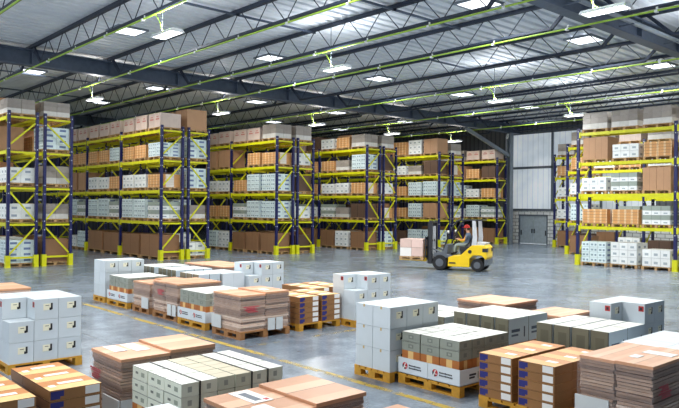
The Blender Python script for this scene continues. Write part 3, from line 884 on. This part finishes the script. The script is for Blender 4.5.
def tray_load(u0, v0, du, dv, nu, nv, tiers, label, plabel, mat='grey_carton', tier_h=0.128, straps=()):
    floor_pallet(u0, v0, du, dv, 'wood_yellow', plabel)
    t = thing('tray_load', label, 'tray load', (u0, v0, 0.14), 0, 'strapped tray loads on the floor')
    k = (round(du,2), round(dv,2))
    if k not in TRM: TRM[k] = tray_meshes(du, dv)
    tr, pr, sp = TRM[k]
    o = put('tray', tr, t)
    for p in pr: put('tray_logo', p, o)
    put('side_print', sp, o)
    ins = 0.03
    cx, cy = (du-2*ins)/nu, (dv-2*ins)/nv
    z = 0.012
    kr = carton_mesh(cx-0.012, cy-0.012, 0.30, M['kraft_carton'], 'kraft_carton')
    gy = 0.024 if mat == 'olive_carton' else 0.016
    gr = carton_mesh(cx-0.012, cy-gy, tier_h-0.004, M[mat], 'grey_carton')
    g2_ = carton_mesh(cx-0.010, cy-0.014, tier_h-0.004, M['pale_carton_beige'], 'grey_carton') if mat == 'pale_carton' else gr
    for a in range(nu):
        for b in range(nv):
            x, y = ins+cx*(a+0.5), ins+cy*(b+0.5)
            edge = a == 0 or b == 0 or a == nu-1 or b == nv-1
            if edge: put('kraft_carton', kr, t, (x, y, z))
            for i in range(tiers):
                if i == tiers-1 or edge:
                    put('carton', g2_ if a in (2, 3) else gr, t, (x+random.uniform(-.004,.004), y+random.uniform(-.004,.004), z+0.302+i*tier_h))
    top = z+0.302+tiers*tier_h
    for s in straps:
        sb = MB(); x = ins + cx*s
        sb.box(x-0.007, x+0.007, ins, dv-ins, top, top+0.003).box(x-0.007, x+0.007, ins-0.003, ins+0.001, 0.2, top+0.003).box(x-0.007, x+0.007, dv-ins-0.001, dv-ins+0.003, 0.2, top+0.003)
        sb.build('strap', M['strap'], t)
    return t
tray_load(6.95, 15.06, 1.1, 1.12, 4, 3, 2, 'strapped grey carton load in a white logo tray beside the far white stack', 'yellow pallet under the tray load beside the far white stack')
tray_load(6.90, 11.52, 1.1, 1.08, 4, 3, 2, 'strapped grey carton load in a white logo tray between two wrapped cardboard stacks', 'yellow pallet under the tray load between two wrapped cardboard stacks')
tray_load(6.93, 5.40, 1.15, 1.06, 4, 3, 2, 'strapped grey carton load in a white tray with two big red emblems', 'yellow pallet under the tray with two big red emblems')
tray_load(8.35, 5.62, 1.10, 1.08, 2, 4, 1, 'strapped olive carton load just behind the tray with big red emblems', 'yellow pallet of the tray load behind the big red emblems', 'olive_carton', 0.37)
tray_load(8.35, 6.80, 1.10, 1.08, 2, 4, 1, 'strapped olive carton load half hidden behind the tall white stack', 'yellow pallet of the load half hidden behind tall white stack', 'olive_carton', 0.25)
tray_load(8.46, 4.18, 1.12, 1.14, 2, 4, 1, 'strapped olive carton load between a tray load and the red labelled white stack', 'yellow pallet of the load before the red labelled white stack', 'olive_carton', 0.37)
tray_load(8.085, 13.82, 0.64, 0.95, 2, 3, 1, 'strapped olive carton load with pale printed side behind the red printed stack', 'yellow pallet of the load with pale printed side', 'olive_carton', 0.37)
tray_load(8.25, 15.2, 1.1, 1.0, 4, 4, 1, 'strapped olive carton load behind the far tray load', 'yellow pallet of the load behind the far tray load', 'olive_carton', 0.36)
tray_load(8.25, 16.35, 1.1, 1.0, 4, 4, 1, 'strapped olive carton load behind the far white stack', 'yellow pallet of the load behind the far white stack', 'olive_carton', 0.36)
tray_load(2.99, 5.40, 1.19, 1.05, 6, 3, 3, 'strapped pale green carton load with white lids beside the flat cardboard', 'yellow pallet under the pale green carton load', 'pale_carton', 0.122, (1.0, 4.0, 5.0))

# --- plain pale boxes
def pale_boxes(u0, v0, nu, nv, nt, sx, sy, sz, where, pal):
    floor_pallet(u0, v0, nu*sx, nv*sy, 'wood_yellow', pal)
    me = carton_mesh(sx-0.005, sy-0.005, sz-0.003, M['tray'], 'pale_carton')
    for i in range(nt):
        for a in range(nu):
            for b in range(nv):
                if 'p-%.1f-%.1f-%d-%d-%d' % (u0, v0, a, b, i) in HIDDEN: continue
                t = tag(put('pale_carton', me, None, (u0+sx*(a+0.5), v0+sy*(b+0.5), 0.14+sz*i)), 'pale bluish white carton, %s, %s column, %s row, %s' % (('bottom tier','second tier','top tier')[i+3-nt], ORD[a+1], ('front','second','third','fourth')[b], where), 'carton', 'pale bluish cartons')
                t['key'] = 'p-%.1f-%.1f-%d-%d-%d' % (u0, v0, a, b, i)
pale_boxes(8.74, 13.82, 2, 2, 2, 0.31, 0.47, 0.34, 'before the white stack', 'yellow pallet under the pale bluish boxes before a white stack')
pale_boxes(8.05, 2.85, 3, 2, 2, 0.40, 0.5, 0.34, 'behind the wrapped sheets', 'yellow pallet under the pale bluish boxes behind wrapped sheets')
pale_boxes(1.65, 4.32, 3, 2, 2, 0.36, 0.4, 0.32, 'at the picture edge', 'yellow pallet under the pale boxes beside flat cardboard with papers')

# --- wrapped stacks of flat cardboard
def bundle(du, dv, h, seed, n=None):
    r = random.Random(seed)
    mb = MB(); n = n or int(h/0.033); t = h/n
    for i in range(n):
        a, b, c, d = [r.uniform(-0.016, 0.012) for _ in range(4)]
        last = i == n-1
        if last: a = b = c = d = 0.008
        mb.box(0-a, du+b, 0-c, dv+d, i*t, (i+1)*t-(0.0 if last else r.uniform(0.004, 0.010)), 1 if last else 0)
    return mb
def wrapped(u0, v0, du, dv, h, axis, label, plabel, seed, papers=(), board=None, smear=None, pmat='wood_brown', stamp=False, film=True):
    floor_pallet(u0, v0, du, dv, pmat, plabel)
    t = thing('wrapped_stack', label, 'cardboard stack', (u0, v0, 0.142), 0, 'film wrapped stacks of flat cardboard')
    g = 0.02
    if axis == 'u':
        m = du/2 - g/2
        bundle(m-0.02, dv-0.04, h, seed).build('bundle', [M['sheets'], M['sheet_top']], t, (0.02, 0.02, 0))
        bundle(m-0.02, dv-0.04, h*1.04, seed+1).build('bundle', [M['sheets'], M['sheet_top']], t, (m+g, 0.02, 0))
    else:
        m = dv/2 - g/2
        bundle(du-0.04, m-0.02, h, seed).build('bundle', [M['sheets'], M['sheet_top']], t, (0.02, 0.02, 0))
        bundle(du-0.04, m-0.02, h*0.99, seed+1).build('bundle', [M['sheets'], M['sheet_top']], t, (0.02, m+g, 0))
    if film:
        e = 0.004
        f = MB(); z1 = h-0.02
        f._add([(-e,-e,0.02),(du+e,-e,0.02),(du+e,dv+e,0.02),(-e,dv+e,0.02),(-e,-e,z1),(du+e,-e,z1),(du+e,dv+e,z1),(-e,dv+e,z1)], [(0,1,5,4),(1,2,6,5),(2,3,7,6),(3,0,4,7)])
        fo = f.build('stretch_film', M['film'], t); fo['label'] = 'clear stretch film'
    for (a0, a1, b0, b1) in papers:
        low = axis == 'v' or a1 < du/2
        PZ = h if low else h*1.04
        ps = MB().box(a0, a1, b0, b1, PZ+0.001, PZ+0.006).build('paper_sheet', M['white'], t)
        if stamp and a0 == papers[0][0]:
            MB().box(a1-0.06, a1-0.02, b0+0.03, b0+0.08, PZ+0.006, PZ+0.008).build('red_stamp', M['label_red'], ps)
            MB().box(a0+0.05, a0+0.12, b0+0.06, b1-0.08, PZ+0.006, PZ+0.008).build('printed_text', M['mullion'], ps)
    for bd in (board or ()):
        face, a0, a1, z0, z1 = bd
        bm_ = MB()
        if face == 'u': bm_.box(-0.02, -0.006, a0, a1, z0, z1)
        else: bm_.box(a0, a1, -0.02, -0.006, z0, z1)
        bm_.build('corner_board', M['grey_paper'], t)
    for sm in (smear or ()):
        face, a0, a1, z0, z1 = sm
        bm_ = MB(); r = random.Random(seed+5); z = z0
        while z < z1:
            x0 = a0 + r.uniform(0, 0.3)*(a1-a0); x1 = a1 - r.uniform(0, 0.3)*(a1-a0)
            if face == 'u': bm_.box(-0.005, -0.0045, x0, x1, z, z+0.016)
            else: bm_.box(x0, x1, -0.005, -0.0045, z, z+0.016)
            z += 0.024
        bm_.build('red_print', M['red_smear'], t)
    return t
wrapped(6.96, 13.98, 1.1, 0.84, 0.54, 'u', 'low film wrapped cardboard stack with white label beside the far tray load', 'brown pallet under the low wrapped cardboard stack', 21, board=[('u', 0.02, 0.34, -0.02, 0.22)])
wrapped(6.95, 12.72, 1.08, 1.08, 0.64, 'v', 'film wrapped cardboard stack with red print between two tray loads', 'brown pallet under wrapped cardboard between two tray loads', 31, board=[('u', 0.02, 0.18, -0.03, 0.20), ('u', 0.22, 0.38, -0.03, 0.20)], smear=[('u', 0.55, 0.95, 0.36, 0.48)])
wrapped(6.88, 10.28, 1.12, 0.95, 0.655, 'u', 'film wrapped cardboard stack at the crossing beside printed cartons', 'brown pallet under wrapped cardboard at the crossing', 41, board=[('u', 0.62, 0.94, 0.0, 0.24), ('v', 0.60, 0.76, -0.02, 0.20), ('v', 0.79, 0.94, -0.02, 0.20)], smear=[('v', 0.06, 0.42, 0.34, 0.46)], papers=[(0.7, 0.84, 0.28, 0.46)])
wrapped(3.05, 6.75, 1.15, 0.80, 0.66, 'u', 'wrapped flat cardboard stack with white papers beside pale green cartons', 'brown pallet under flat cardboard beside striped cartons', 51, papers=[(0.12, 0.26, 0.40, 0.74), (0.32, 0.48, 0.30, 0.74)], board=[('u', 0.0, 0.40, -0.02, 0.24), ('v', 0.0, 0.36, -0.02, 0.24)], smear=[('u', 0.45, 0.78, 0.36, 0.46)])
wrapped(3.04, 4.28, 1.17, 0.84, 0.62, 'u', 'wrapped flat cardboard stack with a red marked paper on top', 'brown pallet under the stack with red marked paper', 61, papers=[(0.24, 0.44, 0.40, 0.80), (0.16, 0.30, 0.0, 0.34)], stamp=True)
wrapped(3.08, 3.12, 1.12, 0.80, 0.63, 'v', 'wrapped flat cardboard stack of which only one corner shows', 'brown pallet under the stack showing one corner', 71)
wrapped(6.92, 2.97, 1.12, 0.82, 0.69, 'v', 'large wrapped flat cardboard stack beside printed cartons with white corner board', 'brown pallet under the large wrapped stack beside printed cartons', 81, board=[('u', 0.46, 0.84, 0.0, 0.26)], smear=[('v', 0.1, 0.42, 0.34, 0.48)], papers=[(0.62, 0.80, 0.08, 0.40), (0.30, 0.46, 0.30, 0.40)])
wrapped(9.75, 15.4, 1.15, 2.05, 0.66, 'v', 'long wrapped flat cardboard stack in the third row before the racks', 'long brown pallet under cardboard before the racks', 111)
wrapped(9.72, 6.62, 1.0, 1.05, 0.66, 'v', 'wrapped flat cardboard stack alone behind the strapped grey loads', 'brown pallet under cardboard behind the strapped grey loads', 121)
wrapped(9.75, 5.62, 1.0, 0.72, 0.58, 'v', 'low wrapped cardboard stack glimpsed between two strapped grey loads', 'brown pallet glimpsed between strapped grey loads', 131)
wrapped(3.02, 13.0, 1.15, 1.1, 0.72, 'u', 'wrapped flat cardboard stack behind the big white corner stack', 'brown pallet under cardboard behind the white corner stack', 141)

# --- brown printed cartons
PT_H = 0.104
def printed_stack(u0, v0, cols, rows, tiers, lx, ly, mat, where, gap=0.10, face='y', pal='yellow pallet', kf='v'):
    """cols blocks separated by a gap; each block rows x tiers of cartons"""
    if face == 'y':
        du = cols*lx + (cols-1)*gap; dv = rows*ly
    else:
        du = rows*lx; dv = cols*ly + (cols-1)*gap
    floor_pallet(u0, v0, du, dv, 'wood_yellow', pal)
    h = PT_H
    me = carton_mesh(lx-0.006, ly-0.006, h-0.003, M[mat], 'printed_carton')
    lab = MB()
    if face == 'y':
        lab.box(lx*0.18, lx*0.46, -ly/2-0.001, -ly/2+0.003, h*0.18, h*0.90)
        tl = MB().box(-lx*0.18, lx*0.30, ly*0.02, ly*0.20, h-0.004, h-0.001).box(-lx*0.40, -lx*0.28, -ly*0.18, ly*0.02, h-0.004, h-0.001)
    else:
        lab.box(-lx/2-0.001, -lx/2+0.003, -ly*0.46, -ly*0.18, h*0.18, h*0.90)
        tl = MB().box(-lx*0.05, lx*0.15, -ly*0.30, -ly*0.02, h-0.004, h-0.001)
    lm = lab.mesh('shipping_label', M['white']); tm = tl.mesh('top_label', M['white'])
    for c in range(cols):
        for r in range(rows):
            for i in range(tiers):
                if 'b-%.1f-%.1f-%d-%d-%d' % (u0, v0, c, r, i) in HIDDEN: continue
                x = u0 + (c*(lx+gap) if face == 'y' else r*lx) + lx/2
                y = v0 + (r*ly if face == 'y' else c*(ly+gap)) + ly/2
                t = tag(put('printed_carton', me, None, (x+random.uniform(-.003,.003), y+random.uniform(-.003,.003), 0.14+i*h)), 'brown printed carton, %s tier, %s column, %s row, %s' % (ORD[i+1], ORD[c+1], ('front','second','rear')[r], where), 'carton', 'brown printed cartons')
                t['key'] = 'b-%.1f-%.1f-%d-%d-%d' % (u0, v0, c, r, i)
                if r == 0: put('shipping_label', lm, t)
                if i == tiers-1: put('top_label', tm, t)
printed_stack(8.25, 10.30, 2, 3, 5, 0.49, 0.36, 'printed', 'pallet at the aisle crossing', 0.08, 'y', 'yellow pallet under printed cartons at the aisle crossing')
printed_stack(9.36, 11.25, 2, 3, 5, 0.49, 0.36, 'printed', 'pallet behind the crossing', 0.08, 'y', 'yellow pallet under printed cartons behind the crossing')
printed_stack(2.27, 6.55, 1, 3, 5, 0.50, 0.39, 'printed', 'block beside flat cardboard', 0.1, 'y', 'yellow pallet under printed block beside flat cardboard')
printed_stack(1.62, 6.45, 1, 3, 5, 0.50, 0.39, 'printed', 'block cut by picture edge', 0.1, 'y', 'yellow pallet under printed block cut by picture edge')
printed_stack(6.84, 4.02, 2, 3, 5, 0.40, 0.47, 'printed_long', 'pallet beside red emblem tray', 0.08, 'x', 'yellow pallet under printed cartons beside red emblem tray')

# ------------------------------------------------------------------ forklift (local x forward, left side shown)
M['fl_yellow'] = plain('forklift yellow', (246,206,20), 0.3, var=0.04)
M['fl_grey'] = plain('forklift grey', (92,98,106), 0.4, var=0.08)
M['fl_dark'] = plain('forklift black', (30,32,38), 0.45, var=0.1)
M['fl_silver'] = plain('forklift silver pillar', (206,210,214), 0.35)
M['tyre'] = plain('tyre rubber', (24,24,27), 0.7)
M['glass_lamp'] = plain('lamp glass', (226,226,220), 0.2)
ang = math.atan2(1.46, -0.61)
FLX, FLY = 21.54, 16.74
fl = thing('forklift', 'yellow counterbalance forklift carrying a pallet across the open floor', 'forklift', (FLX, FLY, 0), ang)
def wheel(x, y, r, w):
    o = MB().tube([(0, -w/2, 0), (0, -w/2+0.03, 0), (0, w/2-0.03, 0), (0, w/2, 0)], [r*0.9, r, r, r*0.9], 24).build('wheel', M['tyre'], fl, (x, y, r))
    for s in (-1, 1):
        MB().tube([(0, s*(w/2-0.01), 0), (0, s*(w/2+0.012), 0)], r*0.52, 16).build('hub', M['fl_grey'], o)
for s in (-1, 1):
    wheel(0.73, s*0.45, 0.30, 0.24)
    wheel(-0.74, s*0.42, 0.25, 0.20)
body = [(0.42,0.16),(0.40,0.52),(0.18,0.60),(-0.10,0.62),(-0.42,0.92),(-0.55,1.02),(-1.00,1.02),(-1.10,0.92),(-1.10,0.55),(-1.06,0.46),(-1.00,0.54),(-0.90,0.62),(-0.58,0.62),(-0.44,0.48),(-0.44,0.16)]
bevel(MB().prism(body, 'y', -0.52, 0.52).build('body', M['fl_yellow'], fl), 0.025)
bevel(MB().prism([(-1.00,0.20),(-1.10,0.26),(-1.13,0.50),(-1.06,0.46),(-1.00,0.54)], 'y', -0.48, 0.48).build('counterweight', M['fl_grey'], fl), 0.02)
MB().prism([(-0.55,1.02),(-0.98,1.02),(-1.02,1.10),(-0.62,1.12)], 'y', -0.44, 0.44).build('engine_cover', M['fl_silver'], fl)
MB().box(-1.12, -0.94, 0.30, 0.53, 0.76, 0.90).build('tail_light', M['fl_dark'], fl)
MB().box(-1.12, -0.94, -0.53, -0.30, 0.76, 0.90).build('tail_light', M['fl_dark'], fl)
MB().tube([(-0.46, 0.51, 0.76), (-0.46, 0.545, 0.76)], 0.07, 14).build('filler_cap', M['fl_dark'], fl)
bevel(MB().prism([(0.98,0.55),(0.98,0.66),(0.62,0.74),(0.50,1.02),(0.40,1.02),(0.46,0.62),(0.20,0.58),(0.20,0.50),(0.50,0.48)], 'y', -0.50, 0.50).build('front_cowl', M['fl_grey'], fl), 0.02)
MB().box(0.44, -0.40, -0.46, 0.46, 0.50, 0.60).build('floor_plate', M['fl_dark'], fl)
MB().box(0.10, 0.36, 0.44, 0.54, 0.28, 0.33).build('step', M['fl_dark'], fl)
og = MB()
for s in (-1, 1):
    og.tube([(0.62, s*0.46, 0.72), (0.50, s*0.46, 1.10), (0.22, s*0.46, 1.72), (0.08, s*0.46, 1.92), (-0.10, s*0.46, 1.97)], 0.035, 8)
    og.bar((-0.08, s*0.46, 1.97), (-0.86, s*0.46, 1.97), 0.07, 0.06)
for x in (-0.10, -0.26, -0.42, -0.58, -0.74, -0.86):
    og.bar((x, -0.46, 1.97), (x, 0.46, 1.97), 0.05, 0.03)
og.build('overhead_guard', M['fl_dark'], fl)
for s in (-1, 1):
    MB().prism([(-0.52,1.00),(-0.70,1.00),(-0.72,1.30),(-0.66,1.95),(-0.54,1.95),(-0.56,1.30)], 'y', s*0.47-0.04, s*0.47+0.04).build('rear_pillar', M['fl_silver'], fl)
mast = MB()
for s in (-1, 1):
    mast.box(1.10, 1.22, s*0.34-0.05, s*0.34+0.05, 0.22, 1.93).box(1.23, 1.30, s*0.27-0.04, s*0.27+0.04, 0.22, 1.86)
mast.box(1.10, 1.22, -0.34, 0.34, 1.82, 1.92).box(1.10, 1.20, -0.34, 0.34, 0.30, 0.42).box(1.12, 1.2, -0.34, 0.34, 1.1, 1.18)
mo = mast.build('mast', M['fl_dark'], fl)
MB().tube([(1.14, 0.12, 0.3), (1.14, 0.12, 1.7)], 0.035, 8).tube([(1.14, -0.12, 0.3), (1.14, -0.12, 1.7)], 0.035, 8).build('lift_cylinder', M['fl_silver'], mo)
MB().tube([(0.6, 0.40, 0.62), (1.12, 0.34, 0.85)], 0.03, 8).tube([(0.6, -0.40, 0.62), (1.12, -0.34, 0.85)], 0.03, 8).build('tilt_cylinder', M['fl_grey'], fl)
cg = MB()
for z in (0.50, 0.86, 1.22): cg.box(1.31, 1.36, -0.48, 0.48, z-0.04, z+0.04)
for y in (-0.46, -0.2, 0.2, 0.46): cg.box(1.31, 1.35, y-0.025, y+0.025, 0.46, 1.30)
cg.build('carriage', M['fl_dark'], fl)
FZ = 0.30
for s in (-1, 1):
    MB().box(1.36, 1.41, s*0.26-0.06, s*0.26+0.06, FZ, 0.95).prism([(1.36,FZ),(2.48,FZ+0.02),(2.48,FZ+0.035),(1.36,FZ+0.05)], 'y', s*0.26-0.06, s*0.26+0.06).build('fork', M['fl_yellow'], fl)
bevel(MB().box(-0.42, 0.02, -0.24, 0.24, 0.76, 0.94).prism([(-0.36,0.92),(-0.46,0.92),(-0.54,1.38),(-0.45,1.38)], 'y', -0.23, 0.23).build('seat', M['fl_dark'], fl), 0.02)
MB().box(-0.40, 0.0, -0.22, 0.22, 0.58, 0.84).build('seat_base', M['fl_dark'], fl)
sw = MB()
ring = [(0.18 + 0.16*math.cos(a)*0.55, 0.16*math.sin(a), 1.16 + 0.16*math.cos(a)*0.83) for a in [2*PI*k/20 for k in range(21)]]
sw.tube(ring, 0.014, 6, caps=False).tube([(0.18, 0, 1.16), (0.34, 0, 0.98)], 0.02, 6)
sw.build('steering_wheel', M['fl_dark'], fl)
for s in (-1, 1):
    o = MB().tube([(0.36, s*0.52, 1.50), (0.42, s*0.52, 1.50)], 0.06, 12).build('headlight', M['glass_lamp'], fl)
    MB().bar((0.30, s*0.46, 1.50), (0.37, s*0.52, 1.50), 0.03).build('bracket', M['fl_dark'], o)

# load carried on the forks
ca, sa = math.cos(ang), math.sin(ang)
def FW(x, y): return (FLX + ca*x - sa*y, FLY + sa*x + ca*y)
pu, pv = FW(1.92, 0)
pal = tag(put('pallet', pallet_mesh(1.0, 1.0, M['wood']), None, (pu, pv, FZ+0.052)), 'wooden pallet carried on the forklift forks', 'pallet')
pal.rotation_euler = (0, 0, ang)
cl_ = thing('pallet_load', 'pinkish wrapped carton load carried on the forklift forks', 'pallet load', (pu, pv, FZ+0.192), ang)
M['fk_pink'] = box_mat('pinkish wrapped carton', (226,196,184), [('y+',0,1,0,0.04,(160,130,120))], 0.4, var=0.08)
M['fk_white'] = box_mat('white wrapped carton', (236,232,226), (), 0.4, var=0.06)
for i in range(2):
    for a in range(2):
        for b in range(2):
            put('carton', carton_mesh(0.47, 0.485, 0.34, M['fk_white' if (i == 0 and a == 1) else 'fk_pink']), cl_, (-0.24+0.48*a, -0.245+0.49*b, i*0.343))

# ------------------------------------------------------------------ forklift driver
def skin_figure(name, chains, mats, face_mat, parent=None, root=0):
    """chains: list of (verts[(x,y,z,r)], parent index or None)"""
    vs = []; es = []; rs = []
    for pts, par in chains:
        prev = par
        for (x, y, z, r) in pts:
            vs.append((x, y, z)); rs.append(r)
            if prev is not None: es.append((prev, len(vs)-1))
            prev = len(vs)-1
    me = bpy.data.meshes.new(name)
    me.from_pydata(vs, es, [])
    o = put(name, me, parent)
    sk = o.modifiers.new('skin', 'SKIN'); sk.use_smooth_shade = True
    for i, r in enumerate(rs):
        sv = me.skin_vertices[0].data[i]
        sv.radius = (r, r); sv.use_root = (i == root)
    su = o.modifiers.new('sub', 'SUBSURF'); su.levels = 2; su.render_levels = 2
    dg = bpy.context.evaluated_depsgraph_get()
    ev = o.evaluated_get(dg)
    nm = bpy.data.meshes.new_from_object(ev)
    o.modifiers.clear()
    o.data = nm
    nm.materials.clear()
    for m in mats: nm.materials.append(m)
    for p in nm.polygons:
        p.material_index = face_mat(p.center)
        p.use_smooth = True
    return o
M['skin'] = plain('skin', (214,160,128), 0.5, var=0.05)
M['shirt'] = plain('grey blue work shirt', (96,112,134), 0.8)
M['hivis'] = plain('orange yellow sleeve', (240,168,60), 0.7)
M['trousers'] = plain('pale grey green work trousers', (150,162,156), 0.85)
M['boots'] = plain('black boots', (34,32,32), 0.6)
M['cap_red'] = plain('red cap', (214,44,30), 0.5)
M['hair'] = plain('dark hair', (60,42,32), 0.7)
chains = []
chains.append(([(-0.20,0,1.00,0.135), (-0.26,0,1.16,0.125), (-0.27,0,1.32,0.145), (-0.25,0,1.44,0.085), (-0.235,0,1.50,0.055), (-0.215,0,1.57,0.080), (-0.205,0,1.66,0.092), (-0.21,0,1.73,0.070)], None))   # 0..7
idx = 8
for s in (-1, 1):
    chains.append(([(-0.26, s*0.17, 1.40, 0.065), (-0.17, s*0.235, 1.18, 0.048), (-0.02, s*0.20, 1.17, 0.042), (0.09, s*0.155, 1.20, 0.028), (0.145, s*0.15, 1.225, 0.030)], 2))
    hand = idx + 4
    idx += 5
    for f in range(4):      # fingers curled over the wheel rim
        y = s*(0.125 + 0.018*f)
        L_ = (0.058, 0.066, 0.062, 0.050)[f]
        chains.append(([(0.175, y, 1.235, 0.010), (0.175+L_*0.55, y, 1.225, 0.009), (0.165+L_*0.55, y, 1.225-L_*0.5, 0.008)], hand))
        idx += 3
    chains.append(([(0.15, s*0.115, 1.245, 0.011), (0.175, s*0.10, 1.225, 0.010)], hand))
    idx += 2
    chains.append(([(-0.12, s*0.10, 0.99, 0.095), (0.18, s*0.14, 1.00, 0.072), (0.26, s*0.14, 0.82, 0.055), (0.24, s*0.14, 0.68, 0.045), (0.30, s*0.14, 0.645, 0.042), (0.40, s*0.145, 0.635, 0.035)], 0))
    idx += 6
def dmat(c):
    x, y, z = c
    if z > 1.475: return 0
    if x > 0.085 and z > 1.12: return 0
    if z < 0.72: return 3
    if abs(y) > 0.15 and z > 1.1 and x > -0.2: return 4
    if z < 1.06: return 2
    return 1
drv = thing('person', 'person in red cap driving the yellow forklift, hands on wheel', 'person', (FLX, FLY, 0), ang)
skin_figure('body', chains, [M['skin'], M['shirt'], M['trousers'], M['boots'], M['hivis']], dmat, drv)
cap = MB()
for i in range(6):
    pass
capm = MB().tube([(-0.205, 0, 1.655), (-0.205, 0, 1.70), (-0.207, 0, 1.745), (-0.21, 0, 1.775), (-0.21, 0, 1.788)], [0.108, 0.110, 0.098, 0.062, 0.012], 16)
capm.prism([(-0.14,-0.075),(-0.03,-0.055),(0.0,0.0),(-0.03,0.055),(-0.14,0.075)], 'z', 1.668, 1.68)
capm.build('cap', M['cap_red'], drv)
MB().tube([(-0.235, 0, 1.56), (-0.225, 0, 1.60), (-0.222, 0, 1.66)], [0.055, 0.088, 0.100], 14).build('hair', M['hair'], drv)
MB().hexa([(-0.120,-0.016,1.585),(-0.120,0.016,1.585),(-0.096,0.007,1.583),(-0.096,-0.007,1.583)], [(-0.122,-0.006,1.635),(-0.122,0.006,1.635),(-0.116,0.003,1.635),(-0.116,-0.003,1.635)]).build('nose', M['skin'], drv)
for s in (-1, 1):
    MB().tube([(-0.128, s*0.035, 1.632), (-0.120, s*0.035, 1.632)], 0.012, 8).build('eye', M['hair'], drv)
    MB().tube([(-0.205, s*0.085, 1.61), (-0.205, s*0.105, 1.615)], [0.026, 0.020], 8).build('ear', M['skin'], drv)
MB().box(-0.130, -0.118, -0.026, 0.026, 1.552, 1.560).build('mouth', M['cap_red'], drv)

# ------------------------------------------------------------------ world and camera
w = bpy.data.worlds.new('hall daylight'); SC.world = w; w.use_nodes = True
nt = w.node_tree; nt.nodes.clear()
ow = nt.nodes.new('ShaderNodeOutputWorld'); bg = nt.nodes.new('ShaderNodeBackground')
bg.inputs[0].default_value = (0.90, 0.95, 1.0, 1.0); bg.inputs[1].default_value = 1.35
nt.links.new(bg.outputs[0], ow.inputs[0])

f_px, a_, roll, pitch = 682.52, 0.838465, 0.009844, 0.0054176
Fv = Vector((math.cos(a_)*math.cos(pitch), math.sin(a_)*math.cos(pitch), math.sin(pitch)))
Rv = Vector((math.sin(a_), -math.cos(a_), 0)); Uv = Rv.cross(Fv)
c_, s_ = math.cos(roll), math.sin(roll)
R2 = Rv*c_ + Uv*s_; U2 = Uv*c_ - Rv*s_
cd = bpy.data.cameras.new('camera'); cam = bpy.data.objects.new('camera', cd); COL.objects.link(cam)
cd.sensor_fit = 'HORIZONTAL'; cd.sensor_width = 36.0; cd.lens = f_px*36.0/679.0; cd.clip_end = 200
mw = Matrix((( R2.x, U2.x, -Fv.x, 0), (R2.y, U2.y, -Fv.y, 0), (R2.z, U2.z, -Fv.z, 2.4), (0,0,0,1)))
cam.matrix_world = mw
SC.camera = cam
SC.view_settings.view_transform = 'Standard'; SC.view_settings.look = 'None'
SC.view_settings.exposure = 0.0; SC.view_settings.gamma = 1.0; SC.view_settings.use_curve_mapping = False
try:
    SC.cycles.use_denoising = True
    SC.cycles.denoiser = 'OPENIMAGEDENOISE'; SC.cycles.denoising_input_passes = 'RGB_ALBEDO_NORMAL'; SC.cycles.denoising_prefilter = 'ACCURATE'
    SC.cycles.max_bounces = 8; SC.cycles.diffuse_bounces = 4; SC.cycles.transparent_max_bounces = 12
except Exception:
    pass
